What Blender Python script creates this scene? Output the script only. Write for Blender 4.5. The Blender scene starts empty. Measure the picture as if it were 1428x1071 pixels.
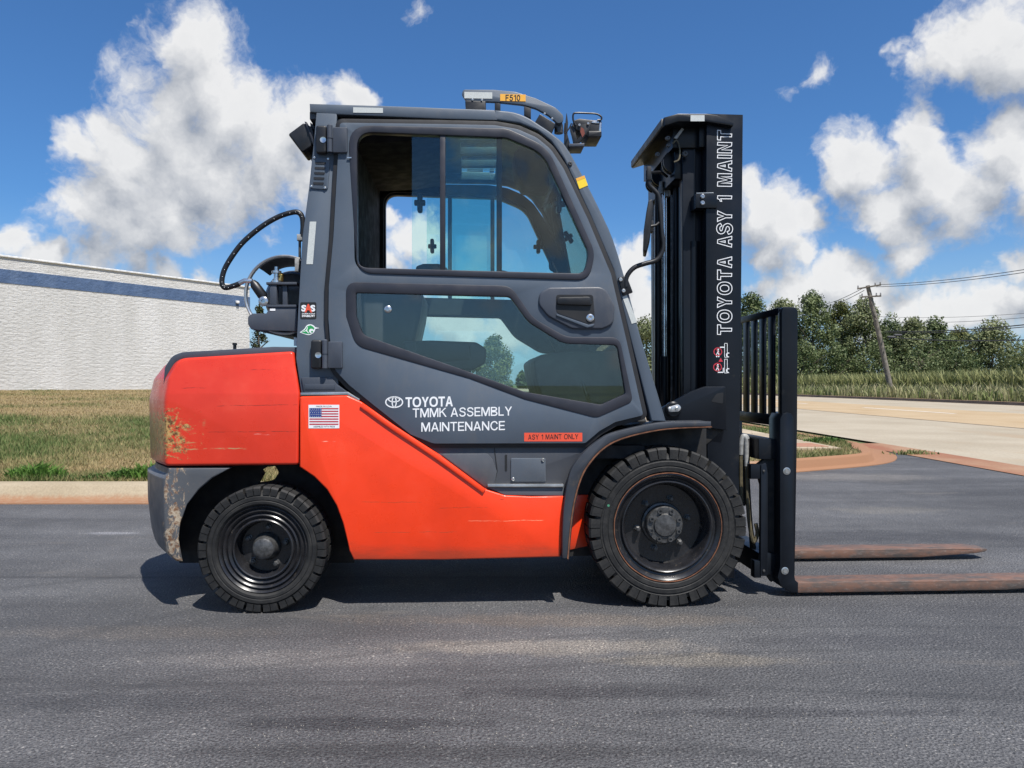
import bpy, bmesh, math, random
import numpy as np
from mathutils import Vector, Matrix
random.seed(7); RNG = np.random.default_rng(7)
SC = bpy.context.scene
COL = SC.collection
# ------------------------------------------------------------------ camera
HC, FPX, CX, CY = 0.97, 1073.0, 714.0, 535.5
cam_d = bpy.data.cameras.new('camera'); cam = bpy.data.objects.new('camera', cam_d); COL.objects.link(cam)
cam_d.sensor_width = 36.0; cam_d.lens = 36.0*FPX/1428.0; cam_d.clip_start = 0.05; cam_d.clip_end = 5000
cam.location = (0, 0, HC); cam.rotation_euler = (math.radians(90), 0, 0)
SC.camera = cam
# ------------------------------------------------------------------ exposure, sun
SC.view_settings.view_transform = 'Standard'; SC.view_settings.look = 'None'
SC.view_settings.gamma = 1.0; SC.view_settings.use_curve_mapping = False
SC.view_settings.exposure = 0.55
SUN = Vector((0.27, -0.46, 1.0)).normalized()
sun_d = bpy.data.lights.new('sun', 'SUN'); sun_d.energy = 4.6; sun_d.angle = math.radians(0.53); sun_d.color = (1.0, 0.955, 0.89)
sun = bpy.data.objects.new('sun', sun_d); COL.objects.link(sun)
sun.rotation_euler = (-SUN).to_track_quat('-Z', 'Y').to_euler(); sun.location = (3, -4, 12)
SC.cycles.max_bounces = 8; SC.cycles.transparent_max_bounces = 24; SC.cycles.glossy_bounces = 4; SC.cycles.diffuse_bounces = 3
SC.cycles.caustics_reflective = False; SC.cycles.caustics_refractive = False

# ------------------------------------------------------------------ node helper
class NT:
    def __init__(s, tree): s.t = tree
    def n(s, typ, ins=None, **props):
        nd = s.t.nodes.new(typ)
        for k, v in props.items(): setattr(nd, k, v)
        for k, v in (ins or {}).items():
            sock = nd.inputs[k]
            if hasattr(v, 'is_output') and v.is_output: s.t.links.new(v, sock)
            elif hasattr(v, 'outputs'): s.t.links.new(v.outputs[0], sock)
            else: sock.default_value = v
        return nd
    def m(s, op, a, b=0.0, c=0.0, clamp=False):
        ins = {0: a, 1: b}
        if op in ('MULTIPLY_ADD', 'SMOOTH_MAX', 'SMOOTH_MIN', 'COMPARE', 'WRAP'): ins[2] = c
        return s.n('ShaderNodeMath', ins, operation=op, use_clamp=clamp).outputs[0]
    def v(s, op, a, b=(0, 0, 0)):
        nd = s.n('ShaderNodeVectorMath', {0: a, 1: b}, operation=op)
        return nd.outputs[1] if op in ('DISTANCE', 'DOT_PRODUCT', 'LENGTH') else nd.outputs[0]
    def noise(s, vec, scale, detail=4, rough=0.55, dist=0.0):
        return s.n('ShaderNodeTexNoise', {'Vector': vec, 'Scale': scale, 'Detail': detail, 'Roughness': rough, 'Distortion': dist})
    def rng(s, x, a, b, c=0.0, d=1.0, smooth=True):
        return s.n('ShaderNodeMapRange', {0: x, 1: a, 2: b, 3: c, 4: d}, interpolation_type='SMOOTHSTEP' if smooth else 'LINEAR').outputs[0]
    def mix(s, f, a, b, blend='MIX'):
        nd = s.n('ShaderNodeMix', None, data_type='RGBA', blend_type=blend)
        for i, v in ((0, f), (6, a), (7, b)):
            if hasattr(v, 'is_output'): s.t.links.new(v, nd.inputs[i])
            else: nd.inputs[i].default_value = (tuple(v) + (1,))[:4] if i else v
        return nd.outputs[2]
    def scl(s, vec, sc): return s.v('MULTIPLY', vec, sc)

# ------------------------------------------------------------------ world: sky and cumulus
def pxdir(u, v):
    return Vector(((u-CX)/FPX, 1.0, (CY-v)/FPX)).normalized()
BLOBS = [(262,60,46),(285,112,58),(240,175,66),(330,150,62),(392,188,58),(172,212,50),(112,200,24),(210,245,66),(300,222,78),(372,232,60),
 (150,288,70),(92,292,40),(232,292,62),(202,318,44),(437,172,44),(492,140,27),(440,235,44),
 (132,362,36),(196,380,26),(236,384,28),(365,340,26,.55),(583,14,26,.62),(20,330,22),
 (1385,42,62),(1338,62,42),(1440,70,60),(1272,74,24),(1128,108,46,.46),(1100,134,34,.42),(1290,150,60,.40),
 (1196,222,42),(1180,248,32),(1272,190,36),(1290,255,56),(1230,292,44),(1368,222,52),(1425,240,56),(1385,178,28),(1342,272,50),(1262,322,36),
 (1058,288,46),(1098,322,42),(1132,305,22),(1044,258,22),(1120,352,24),
 (1270,358,32),(1150,392,40),(1194,384,20),(1268,425,32),(1335,428,24),(1425,372,32),(1052,398,24),(1090,424,28),(1215,428,40),(1410,420,22),
 (880,380,40),(895,430,46),(588,330,34),(546,300,16,.8),(548,362,18),(625,438,48),(705,446,40),(1160,372,34),(1205,402,44),(1108,404,36),(1310,432,38),(1372,426,30),(1066,352,26),(300,392,20),(60,352,24),(150,352,30),(835,350,20),(1480,300,60),(1500,150,50)]
blob_dirs = [(pxdir(u, v), 1.38*r/FPX/(1+((u-CX)/FPX)**2)**0.5, (q or (1.0,))[0]) for u, v, r, *q in BLOBS]
world = bpy.data.worlds.new('World'); SC.world = world; world.use_nodes = True
wt = world.node_tree; wt.nodes.clear(); W = NT(wt)
def blob_group(name, rmin):
    grp = bpy.data.node_groups.new(name, 'ShaderNodeTree')
    grp.interface.new_socket('Dir', in_out='INPUT', socket_type='NodeSocketVector')
    grp.interface.new_socket('Field', in_out='OUTPUT', socket_type='NodeSocketFloat')
    G = NT(grp); gi = grp.nodes.new('NodeGroupInput'); go = grp.nodes.new('NodeGroupOutput'); acc = None
    for c, r, pk in blob_dirs:
        if r < rmin: continue
        x = G.m('MULTIPLY_ADD', G.v('DISTANCE', gi.outputs[0], tuple(c)), -1.0/r, pk)
        acc = x if acc is None else G.m('SMOOTH_MAX', acc, x, 0.3)
    grp.links.new(acc, go.inputs[0]); return grp
GA = blob_group('cloud_field', 0.0); GB = blob_group('cloud_field_large', 0.03)
tc = W.n('ShaderNodeTexCoord').outputs['Generated']
dirv = W.v('NORMALIZE', tc)
away = W.rng(W.n('ShaderNodeSeparateXYZ', {0: dirv}).outputs[1], 0.55, 0.72, 1.0, 0.0)   # the same cumulus goes on round the rest of the sky
def cloud_eval(dv, g):
    w1 = W.noise(dv, 8.0, 5, 0.62).outputs['Color']
    dd = W.v('ADD', dv, W.scl(W.v('SUBTRACT', w1, (.52, .5, .47)), (.10, .10, .085)))
    f = wt.nodes.new('ShaderNodeGroup'); f.node_tree = g
    wt.links.new(dd, f.inputs[0])
    cov = W.m('MULTIPLY_ADD', away, 2.2, -2.6)
    cov = W.m('ADD', cov, W.rng(W.noise(dv, 2.6, 3, 0.5).outputs[0], 0.46, 0.66, 0.0, 0.95, False))
    n2 = W.noise(dd, 21.0, 9, 0.59).outputs[0]
    fl = W.m('MAXIMUM', f.outputs[0], cov)
    return W.m('ADD', W.m('MINIMUM', fl, 0.72), W.m('MULTIPLY_ADD', n2, 1.5, -0.84)), W.m('ADD', W.m('MINIMUM', fl, 1.2), W.m('MULTIPLY', n2, 1.15))
d0, nz0 = cloud_eval(dirv, GA)
d1, nz1 = cloud_eval(W.v('NORMALIZE', W.v('ADD', dirv, (0.014, 0.0, 0.048))), GB)
alpha = W.rng(d0, -0.07, 0.48)
lit = W.m('SUBTRACT', nz0, nz1)
shade = W.rng(lit, -0.64, 0.40, 0.0, 1.0, False)
thick = W.rng(d0, 0.30, 1.1)
shade2 = W.m('SUBTRACT', shade, W.m('MULTIPLY', thick, 0.12), clamp=True)
edge = W.rng(d0, 0.05, 0.5, 0.2, 0.0)
ccol = W.mix(W.m('ADD', shade2, edge, clamp=True), (0.27, 0.32, 0.41), (1.0, 1.0, 1.0))
sky = W.n('ShaderNodeTexSky', sky_type='NISHITA', sun_disc=False, sun_elevation=math.asin(SUN.z), sun_rotation=math.atan2(SUN.x, SUN.y),
          altitude=100.0, air_density=1.0, dust_density=0.8, ozone_density=4.0)
el = W.n('ShaderNodeSeparateXYZ', {0: dirv}).outputs[2]
skyc = W.mix(1.0, sky.outputs[0], (0.40, 0.66, 0.90), 'MULTIPLY')
skyc = W.mix(W.rng(el, 0.0, 0.22, 0.55, 0.0), skyc, (3.6, 4.7, 5.7))          # pale air towards the horizon, all the way round
bg_sky = W.n('ShaderNodeBackground', {'Color': skyc, 'Strength': 0.1})
bg_cl = W.n('ShaderNodeBackground', {'Color': ccol, 'Strength': 0.60})
mx = W.n('ShaderNodeMixShader', {0: W.m('MULTIPLY', alpha, 0.97), 1: bg_sky, 2: bg_cl})
W.n('ShaderNodeOutputWorld', {'Surface': mx})

# ------------------------------------------------------------------ materials
MATS = {}
def new_mat(name):
    m = bpy.data.materials.new(name); m.use_nodes = True; m.node_tree.nodes.clear(); MATS[name] = m
    return m, NT(m.node_tree)
def finish(N, shader, bump=None):
    N.n('ShaderNodeOutputMaterial', {'Surface': shader})
def bumpn(N, h, strength, dist):
    return N.n('ShaderNodeBump', {'Height': h, 'Strength': strength, 'Distance': dist}).outputs[0]
def pmat(name, col, rough=0.5, metal=0.0, var=0.15, vscale=6.0, bump=0.0, bscale=150.0, coat=0.0, dirt=None, dirt_amt=0.0, spec=0.5, lo=None):
    m, N = new_mat(name)
    co = N.n('ShaderNodeTexCoord').outputs['Object']
    nz = N.noise(co, vscale, 5, 0.6).outputs[0]
    base = N.mix(N.rng(nz, 0.3, 0.7), tuple(c*(1-var) for c in col), tuple(min(1, c*(1+var)) for c in col))
    rg = N.rng(N.noise(co, vscale*3, 4).outputs[0], 0.3, 0.7, rough*0.85, min(1, rough*1.15))
    if dirt:
        dn = N.noise(co, vscale*2.3, 7, 0.7).outputs[0]
        f = N.rng(dn, 0.62-dirt_amt*0.3, 0.72)
        base = N.mix(N.m('MULTIPLY', f, 0.75), base, dirt)
    ins = {'Base Color': base, 'Roughness': rg, 'Metallic': metal, 'Coat Weight': coat, 'Coat Roughness': 0.08, 'Specular IOR Level': spec}
    if bump: ins['Normal'] = bumpn(N, N.noise(co, bscale, 3).outputs[0], bump, 0.002)
    finish(N, N.n('ShaderNodeBsdfPrincipled', ins))
    return m
def glass_mat(name, tint, refl=1.0):
    m, N = new_mat(name)
    fr = N.n('ShaderNodeFresnel', {'IOR': 1.5}).outputs[0]
    tr = N.n('ShaderNodeBsdfTransparent', {'Color': tint+(1,)})
    gl = N.n('ShaderNodeBsdfGlossy', {'Color': (0.95, 0.97, 1, 1), 'Roughness': 0.015})
    finish(N, N.n('ShaderNodeMixShader', {0: N.m('MULTIPLY', fr, refl, clamp=True), 1: tr, 2: gl}))
    return m
# ------------------------------------------------------------------ object and mesh helpers
def link(o, parent=None):
    COL.objects.link(o)
    if parent is not None: o.parent = parent
    return o
def tag(o, label=None, cat=None, group=None, kind=None):
    for k, v in (('label', label), ('category', cat), ('group', group), ('kind', kind)):
        if v: o[k] = v
    return o
def empty(name, loc=(0, 0, 0), rz=0.0, parent=None):
    o = bpy.data.objects.new(name, None); o.location = loc; o.rotation_euler = (0, 0, rz); o.empty_display_size = 0.1
    return link(o, parent)
def finish_mesh(me, mats, smooth=True, ang=38):
    for m in (mats if isinstance(mats, (list, tuple)) else [mats]): me.materials.append(MATS[m] if isinstance(m, str) else m)
    if smooth:
        me.polygons.foreach_set('use_smooth', [True]*len(me.polygons))
        me.set_sharp_from_angle(angle=math.radians(ang))
    me.update()
class MB:
    def __init__(s): s.v = []; s.f = []; s.mi = []
    def add(s, vs, fs, mi=0):
        k = len(s.v); s.v += [tuple(x) for x in vs]; s.f += [tuple(i+k for i in f) for f in fs]; s.mi += [mi]*len(fs); return s
    def box(s, x0, x1, y0, y1, z0, z1, mi=0, bev=0.0):
        bm = bmesh.new(); bmesh.ops.create_cube(bm, size=1)
        for v in bm.verts: v.co = ((x0+x1)/2+v.co.x*(x1-x0), (y0+y1)/2+v.co.y*(y1-y0), (z0+z1)/2+v.co.z*(z1-z0))
        if bev: bmesh.ops.bevel(bm, geom=bm.edges[:], offset=bev, segments=2, profile=0.5, affect='EDGES', clamp_overlap=True)
        return s.bm(bm, mi)
    def bm(s, bm, mi=0):
        bmesh.ops.recalc_face_normals(bm, faces=bm.faces[:])
        bm.verts.index_update(); s.add([v.co[:] for v in bm.verts], [[v.index for v in f.verts] for f in bm.faces], mi); bm.free(); return s
    def tube(s, pts, r, n=10, mi=0, caps=True):
        pts = [Vector(p) for p in pts]; k = len(pts); rs = r if isinstance(r, (list, tuple)) else [r]*k
        t0 = (pts[1]-pts[0]).normalized(); up = Vector((0, 0, 1)) if abs(t0.z) < 0.9 else Vector((1, 0, 0))
        nrm = (up - t0*up.dot(t0)).normalized(); vs = []
        for i, p in enumerate(pts):
            t = ((pts[min(i+1, k-1)]-p).normalized() + (p-pts[max(i-1, 0)]).normalized())
            t = t.normalized() if t.length > 1e-6 else t0
            nrm = (nrm - t*nrm.dot(t)).normalized(); b = t.cross(nrm)
            for j in range(n):
                a = 2*math.pi*j/n; vs.append(p + (nrm*math.cos(a)+b*math.sin(a))*rs[i])
        fs = [(i*n+j, i*n+(j+1) % n, (i+1)*n+(j+1) % n, (i+1)*n+j) for i in range(k-1) for j in range(n)]
        if caps: fs += [tuple(range(n-1, -1, -1)), tuple((k-1)*n+j for j in range(n))]
        return s.add(vs, fs, mi)
    def lathe(s, prof, c, n=48, mi=0, axis='y', a0=0.0, a1=2*math.pi):
        full = abs(a1-a0-2*math.pi) < 1e-6; m = n if full else n+1; vs = []
        for (a, r) in prof:
            for j in range(m):
                t = a0+(a1-a0)*j/n
                p = {'y': (r*math.cos(t), a, r*math.sin(t)), 'z': (r*math.cos(t), r*math.sin(t), a), 'x': (a, r*math.cos(t), r*math.sin(t))}[axis]
                vs.append((c[0]+p[0], c[1]+p[1], c[2]+p[2]))
        fs = [(i*m+j, i*m+(j+1) % m, (i+1)*m+(j+1) % m, (i+1)*m+j) for i in range(len(prof)-1) for j in range(n)]
        return s.add(vs, fs, mi)
    def disc(s, c, r, n=24, mi=0, y=None, rz=None):
        vs = [(c[0]+r*math.cos(2*math.pi*j/n), c[1], c[2]+(rz or r)*math.sin(2*math.pi*j/n)) for j in range(n)]
        return s.add(vs, [tuple(range(n))], mi)
    def build(s, name, mats, parent=None, smooth=True, ang=38, loc=None):
        me = bpy.data.meshes.new(name); me.from_pydata(s.v, [], s.f)
        if any(s.mi): me.polygons.foreach_set('material_index', s.mi)
        finish_mesh(me, mats, smooth, ang)
        o = bpy.data.objects.new(name, me)
        if loc: o.location = loc
        return link(o, parent)
# pixel of the side elevation -> truck-local (x, z) on the lateral plane w
YAW = math.radians(3.0); FW = Vector((math.cos(YAW), math.sin(YAW), 0)); LT = Vector((-math.sin(YAW), math.cos(YAW), 0)); LO = 3.9
def T(u, v, w=-0.55):
    d = Vector(((u-CX)/FPX, 1.0, (CY-v)/FPX)); t = (LO+w)/LT.dot(d); p = d*t
    return (FW.dot(p), HC+p.z)
def T3(u, v, w): x, z = T(u, v, w); return (x, w, z)
def rp(pts, r=0.0, n=5):
    """polygon with rounded corners; points are (u, v) or (u, v, radius)"""
    out = []; k = len(pts)
    for i in range(k):
        p = Vector(pts[i][:2]); rr = pts[i][2] if len(pts[i]) > 2 else r
        a = Vector(pts[i-1][:2])-p; b = Vector(pts[(i+1) % k][:2])-p
        if rr <= 0 or a.length < 1e-6 or b.length < 1e-6: out.append(tuple(p)); continue
        ang = a.angle(b); 
        if ang > 3.05: out.append(tuple(p)); continue
        t = min(rr/math.tan(ang/2), a.length*0.48, b.length*0.48)
        p0 = p+a.normalized()*t; p1 = p+b.normalized()*t
        for j in range(n+1):
            s = j/n; q = p0*(1-s)**2+p*2*s*(1-s)+p1*s*s; out.append(tuple(q))
    return out
def cr(pts, n=4):
    """open Catmull-Rom through the points"""
    P = [Vector(p) for p in pts]; P = [P[0]*2-P[1]]+P+[P[-1]*2-P[-2]]; out = []
    for i in range(1, len(P)-2):
        for j in range(n):
            t = j/n; a, b, c, d = P[i-1:i+3]
            out.append(0.5*((2*b)+(c-a)*t+(2*a-5*b+4*c-d)*t*t+(3*b-a-3*c+d)*t**3))
    out.append(P[-2]); return [tuple(p) for p in out]
def grow(pts, d):
    """offset a closed polygon outward by d"""
    k = len(pts); A = sum(pts[i][0]*pts[(i+1) % k][1]-pts[(i+1) % k][0]*pts[i][1] for i in range(k)); sg = 1 if A > 0 else -1
    out = []
    for i in range(k):
        p = Vector(pts[i]); a = (p-Vector(pts[i-1])); b = (Vector(pts[(i+1) % k])-p)
        if a.length < 1e-9 or b.length < 1e-9: a = b = (a if a.length > b.length else b)
        a.normalize(); b.normalize(); n1 = Vector((a.y, -a.x))*sg; n2 = Vector((b.y, -b.x))*sg
        m = (n1+n2); m = m.normalized() if m.length > 1e-6 else n1
        out.append(tuple(p+m*d/max(0.5, m.dot(n1))))
    return out
def pbm(outer, w0, w1, holes=(), bev=0.003, seg=2, wt=None, deform=None, cuts=(), raw=False):
    wt = w0 if wt is None else wt
    bm = bmesh.new(); loops = []
    for lp in [outer]+list(holes):
        vs = [bm.verts.new((p[0], w0, p[1]) if raw else (lambda q: (q[0], w0, q[1]))(T(p[0], p[1], wt))) for p in lp]; loops.append(vs)
    if holes:
        es = [bm.edges.new((vs[i], vs[(i+1) % len(vs)])) for vs in loops for i in range(len(vs))]
        fs = [g for g in bmesh.ops.triangle_fill(bm, use_beauty=True, use_dissolve=False, edges=es, normal=(0, -1, 0))['geom'] if isinstance(g, bmesh.types.BMFace)]
    else:
        fs = [bm.faces.new(loops[0])]
    r = bmesh.ops.extrude_face_region(bm, geom=fs)
    nv = [g for g in r['geom'] if isinstance(g, bmesh.types.BMVert)]
    for v in nv: v.co.y = w1
    bmesh.ops.recalc_face_normals(bm, faces=bm.faces[:])
    if bev:
        bm.normal_update()
        ed = [e for e in bm.edges if len(e.link_faces) == 2 and e.calc_face_angle(0) > 0.6 and abs(e.verts[0].co.y-e.verts[1].co.y) < 1e-6]
        bmesh.ops.bevel(bm, geom=ed, offset=bev, segments=seg, profile=0.5, affect='EDGES', clamp_overlap=True)
    for ax, val in cuts:
        co = [0, 0, 0]; no = [0, 0, 0]; co[ax] = val; no[ax] = 1
        bmesh.ops.bisect_plane(bm, geom=bm.verts[:]+bm.edges[:]+bm.faces[:], dist=1e-5, plane_co=co, plane_no=no)
    if deform:
        for v in bm.verts: v.co = deform(*v.co)
    return bm
def prism(name, outer, w0, w1, mat, parent, **kw):
    ang = kw.pop('ang', 38)
    return MB().bm(pbm(outer, w0, w1, **kw)).build(name, mat, parent, ang=ang)
def mirror(o, parent=None, kids=()):
    c = o.copy(); c.scale.y = -1; link(c, parent if parent is not None else o.parent)
    for k in kids:
        kc = k.copy(); link(kc, c)
    return c
def screw(name, u, v, w, r, mat, parent, h=0.006):
    x, z = T(u, v, w)
    return MB().lathe([(0.0, r), (-h*0.6, r), (-h, r*0.7), (-h, r*0.35), (-h*0.5, r*0.3), (-h*0.5, 0.0001)], (x, w, z), 12).build(name, mat, parent)
def text_mesh(name, s, rect, w, mat, parent, rot=False, outline=0.0, bold=0.0, skew=0.0, plane=None, shear_z=0.0):
    """flat lettering on the plane y=w; rect = u0, v0, u1, v1 in photograph pixels"""
    cu = bpy.data.curves.new(name, 'FONT'); cu.body = s; cu.size = 1.0
    if outline: cu.fill_mode = 'NONE'; cu.bevel_depth = outline; cu.bevel_resolution = 0
    if bold: cu.offset = bold
    cu.resolution_u = 4
    to = bpy.data.objects.new(name, cu); COL.objects.link(to); bpy.context.view_layer.update()
    me = bpy.data.meshes.new_from_object(to.evaluated_get(bpy.context.evaluated_depsgraph_get()))
    bpy.data.objects.remove(to)
    n = len(me.vertices); co = np.empty(n*3); me.vertices.foreach_get('co', co); co = co.reshape(-1, 3)
    mn, mxx = co.min(0), co.max(0); a = (co[:, 0]-mn[0])/(mxx[0]-mn[0]); b = (co[:, 1]-mn[1])/(mxx[1]-mn[1])
    x0, z0 = T(rect[0], rect[3], w); x1, z1 = T(rect[2], rect[1], w)
    if rot: X = x1-(x1-x0)*b; Z = z0+(z1-z0)*a; X = x0+(x1-x0)*(1-b)
    else: X = x0+(x1-x0)*a; Z = z0+(z1-z0)*b+shear_z*a
    Yv = np.full(n, w) if not outline else w+co[:, 2]*0.02
    me.vertices.foreach_set('co', np.stack([X, Yv, Z], 1).ravel())
    me.materials.clear(); finish_mesh(me, mat, False)
    o = bpy.data.objects.new(name, me); return link(o, parent)
def flat(name, parts, mats, parent, w):
    """thin printed sticker: list of (polygon in photograph pixels, material slot, lift)"""
    mb = MB()
    for poly, mi, lift in parts:
        vs = [T(p[0], p[1], w) for p in poly]
        A = sum(vs[i][0]*vs[(i+1) % len(vs)][1]-vs[(i+1) % len(vs)][0]*vs[i][1] for i in range(len(vs)))
        if A < 0: vs = vs[::-1]
        mb.add([(x, w-lift, z) for x, z in vs], [tuple(range(len(vs)))], mi)
    return mb.build(name, mats, parent, smooth=False)
def rect(u0, v0, u1, v1): return [(u0, v0), (u1, v0), (u1, v1), (u0, v1)]
def oval(u, v, ru, rv, n=20, a0=0.0, a1=2*math.pi): return [(u+ru*math.cos(a0+(a1-a0)*i/n), v+rv*math.sin(a0+(a1-a0)*i/n)) for i in range(n)]
def ringpoly(u, v, r0, r1, k=1.0, n=20):
    return [[(u+a*math.cos(t), v+a*k*math.sin(t)) for a, t in ((r0, 2*math.pi*i/n), (r1, 2*math.pi*i/n), (r1, 2*math.pi*(i+1)/n), (r0, 2*math.pi*(i+1)/n))] for i in range(n)]
def np_mesh(name, V, Fq, mat, parent=None, attr=None, smooth=False):
    """V (n,3), Fq (m,k) numpy; attr per-vertex float called 'tint'"""
    me = bpy.data.meshes.new(name); n, (m, k) = len(V), Fq.shape
    me.vertices.add(n); me.vertices.foreach_set('co', V.astype(np.float32).ravel())
    me.loops.add(m*k); me.loops.foreach_set('vertex_index', Fq.astype(np.int32).ravel())
    me.polygons.add(m); me.polygons.foreach_set('loop_start', np.arange(0, m*k, k, dtype=np.int32))
    if attr is not None:
        at = me.attributes.new('tint', 'FLOAT', 'POINT'); at.data.foreach_set('value', attr.astype(np.float32))
    me.update(calc_edges=True); me.materials.append(MATS[mat])
    if smooth: me.polygons.foreach_set('use_smooth', [True]*m)
    o = bpy.data.objects.new(name, me); return link(o, parent)

# ------------------------------------------------------------------ grotesque capitals drawn as contours
def _stroke(pts, t, n=4):
    P = [Vector(p) for p in (cr(pts, n) if n > 1 else pts)]; L, Rr = [], []
    for i, p in enumerate(P):
        a = (P[min(i+1, len(P)-1)]-P[max(i-1, 0)]).normalized(); nn = Vector((-a.y, a.x))*t/2
        L.append(tuple(p+nn)); Rr.append(tuple(p-nn))
    return L+Rr[::-1]
def _sup(cx, cy, a, b, n=32, e=2.25): return [(cx+a*math.copysign(abs(math.cos(k))**(2/e), math.cos(k)), cy+b*math.copysign(abs(math.sin(k))**(2/e), math.sin(k))) for k in [2*math.pi*i/n for i in range(n)]]
def glyph(c, t):
    if c == 'T': w = .74; return w, [[(0, 1), (w, 1), (w, 1-t), (w/2+t/2, 1-t), (w/2+t/2, 0), (w/2-t/2, 0), (w/2-t/2, 1-t), (0, 1-t)]]
    if c == 'I': return t, [[(0, 0), (0, 1), (t, 1), (t, 0)]]
    if c == 'L': return .60, [[(0, 0), (0, 1), (t, 1), (t, t), (.60, t), (.60, 0)]]
    if c == 'E': w = .66; m = .5; return w, [[(0, 0), (0, 1), (w, 1), (w, 1-t), (t, 1-t), (t, m+t*.55), (w*.93, m+t*.55), (w*.93, m-t*.45), (t, m-t*.45), (t, t), (w*1.02, t), (w*1.02, 0)]]
    if c == 'F': w = .60; return w, [[(0, 0), (0, 1), (w, 1), (w, 1-t), (t, 1-t), (t, .56), (w*.88, .56), (w*.88, .56-t), (t, .56-t), (t, 0)]]
    if c == 'O': w = .96; return w, [_sup(w/2, .5, w/2, .515), _sup(w/2, .5, w/2-t*1.05, .515-t*.95)]
    if c == '0': w = .64; return w, [_sup(w/2, .5, w/2, .51), _sup(w/2, .5, w/2-t, .51-t)]
    if c == 'Y': w = .82; h = w/2; return w, [[(0, 1), (1.2*t, 1), (h, .57), (w-1.2*t, 1), (w, 1), (h+t/2, .41), (h+t/2, 0), (h-t/2, 0), (h-t/2, .41)]]
    if c == 'A':
        w = .84; h = w/2; f = lambda y: 1.12*t+(h-1.12*t)*y/.86
        return w, [[(0, 0), (h-t*.58, 1), (h+t*.58, 1), (w, 0), (w-1.12*t, 0), (w-f(.23)-.0, .23), (f(.23), .23), (1.12*t, 0)], [(f(.23+t)+.01, .23+t), (w-f(.23+t)-.01, .23+t), (h, .84)]]
    if c == 'M': w = .96; h = w/2; return w, [[(0, 0), (0, 1), (1.42*t, 1), (h, .30), (w-1.42*t, 1), (w, 1), (w, 0), (w-t, 0), (w-t, .76), (h+t*.48, 0), (h-t*.48, 0), (t, .76), (t, 0)]]
    if c == 'N': w = .80; return w, [[(0, 0), (0, 1), (1.1*t, 1), (w-t, .27), (w-t, 1), (w, 1), (w, 0), (w-1.1*t, 0), (t, .73), (t, 0)]]
    if c == 'K': return .82, [[(0, 0), (0, 1), (t, 1), (t, .55), (.60, 1), (.79, 1), (.37, .64), (.83, 0), (.83-1.28*t, 0), (.27, .54), (t, .42), (t, 0)]]
    if c == '1': return .42, [[(0, .70), (0, .80), (.14, .86), (.42-t, 1), (.42, 1), (.42, 0), (.42-t, 0), (.42-t, .77)]]
    if c == 'S': return .76, [_stroke([(.70, .73), (.60, .89), (.39, .95-.0), (.18, .88), (.11, .74), (.19, .60), (.39, .53), (.60, .45), (.68, .27), (.58, .11), (.38, .05), (.17, .11), (.07, .28)], t)]
    if c == 'C': return .84, [_stroke([(.77, .70), (.65, .89), (.44, .95), (.20, .83), (.075, .5), (.20, .17), (.44, .05), (.66, .12), (.78, .32)], t)]
    if c == '5': return .62, [_stroke([(.58, .93), (.35, .93), (.17, .925), (.14, .74), (.12, .52)], t, 1), _stroke([(.12, .50), (.3, .59), (.48, .52), (.56, .33), (.47, .13), (.28, .06), (.12, .12), (.06, .27)], t)]
    if c == 'B': w = .76; return w, [[(0, 0), (0, 1)]+[(.42+.30*math.sin(k), .76+.24*math.cos(k)) for k in [math.pi*i/8 for i in range(8)]]+[(.44+.32*math.sin(k), .265+.265*math.cos(k)) for k in [math.pi*i/8+.12 for i in range(8)]]+[(.42, 0)],
        [(t, 1-t)]+[(.40+(.30-t)*math.sin(k), .76+(.24-t)*math.cos(k)) for k in [math.pi*i/8 for i in range(9)]]+[(t, .52+t)], [(t, .53-t)]+[(.42+(.32-t)*math.sin(k), .265+(.265-t)*math.cos(k)) for k in [math.pi*i/8 for i in range(9)]]+[(t, t)]]
def letters(name, s, rc, w, mat, parent, t=.14, rot=False, outline=0.0, shear_z=0.0, gap=.13, space=.34):
    """lettering on the plane y=w, one mesh for each word; rc = u0, v0, u1, v1 in photograph pixels"""
    x = 0.0; words = [[]]
    for c in s:
        if c == ' ': x += space; words.append([]); continue
        gw, cs = glyph(c, t); words[-1].append((x, c, cs)); x += gw+gap
    tot = x-gap; x0, z0 = T(rc[0], rc[3], w); x1, z1 = T(rc[2], rc[1], w)
    def M(p):
        a = p[0]/tot; b = p[1]
        return (x1-(x1-x0)*b, z0+(z1-z0)*a) if rot else (x0+(x1-x0)*a, z0+(z1-z0)*b+shear_z*a)
    if rot: M = lambda p: (x1-(x1-x0)*(p[1]), z0+(z1-z0)*(p[0]/tot))
    for wd in words:
        mb = MB()
        for gx_, c, cs in wd:
            cs = [[M((p[0]+gx_, p[1])) for p in lp] for lp in cs]
            if outline:
                for lp in cs:
                    lp = [(lp[i][0]*.98+lp[(i+1) % len(lp)][0]*.02, lp[i][1]*.98+lp[(i+1) % len(lp)][1]*.02) for i in range(len(lp))]
                    k = len(lp); inner = grow(lp, -outline/2); outer = grow(lp, outline/2)
                    mb.add([(p[0], w, p[1]) for p in inner]+[(p[0], w, p[1]) for p in outer], [(i, (i+1) % k, k+(i+1) % k, k+i) for i in range(k)])
            elif len(cs) == 1 or c == '5':
                for lp in cs: mb.add([(p[0], w, p[1]) for p in lp], [tuple(range(len(lp)))])
            else:
                bm = bmesh.new(); es = []
                for lp in cs:
                    vs = [bm.verts.new((p[0], w, p[1])) for p in lp]; es += [bm.edges.new((vs[i], vs[(i+1) % len(vs)])) for i in range(len(vs))]
                bmesh.ops.triangle_fill(bm, use_beauty=True, use_dissolve=False, edges=es, normal=(0, -1, 0)); mb.bm(bm)
        mb.build(name, mat, parent, smooth=False)
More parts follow.
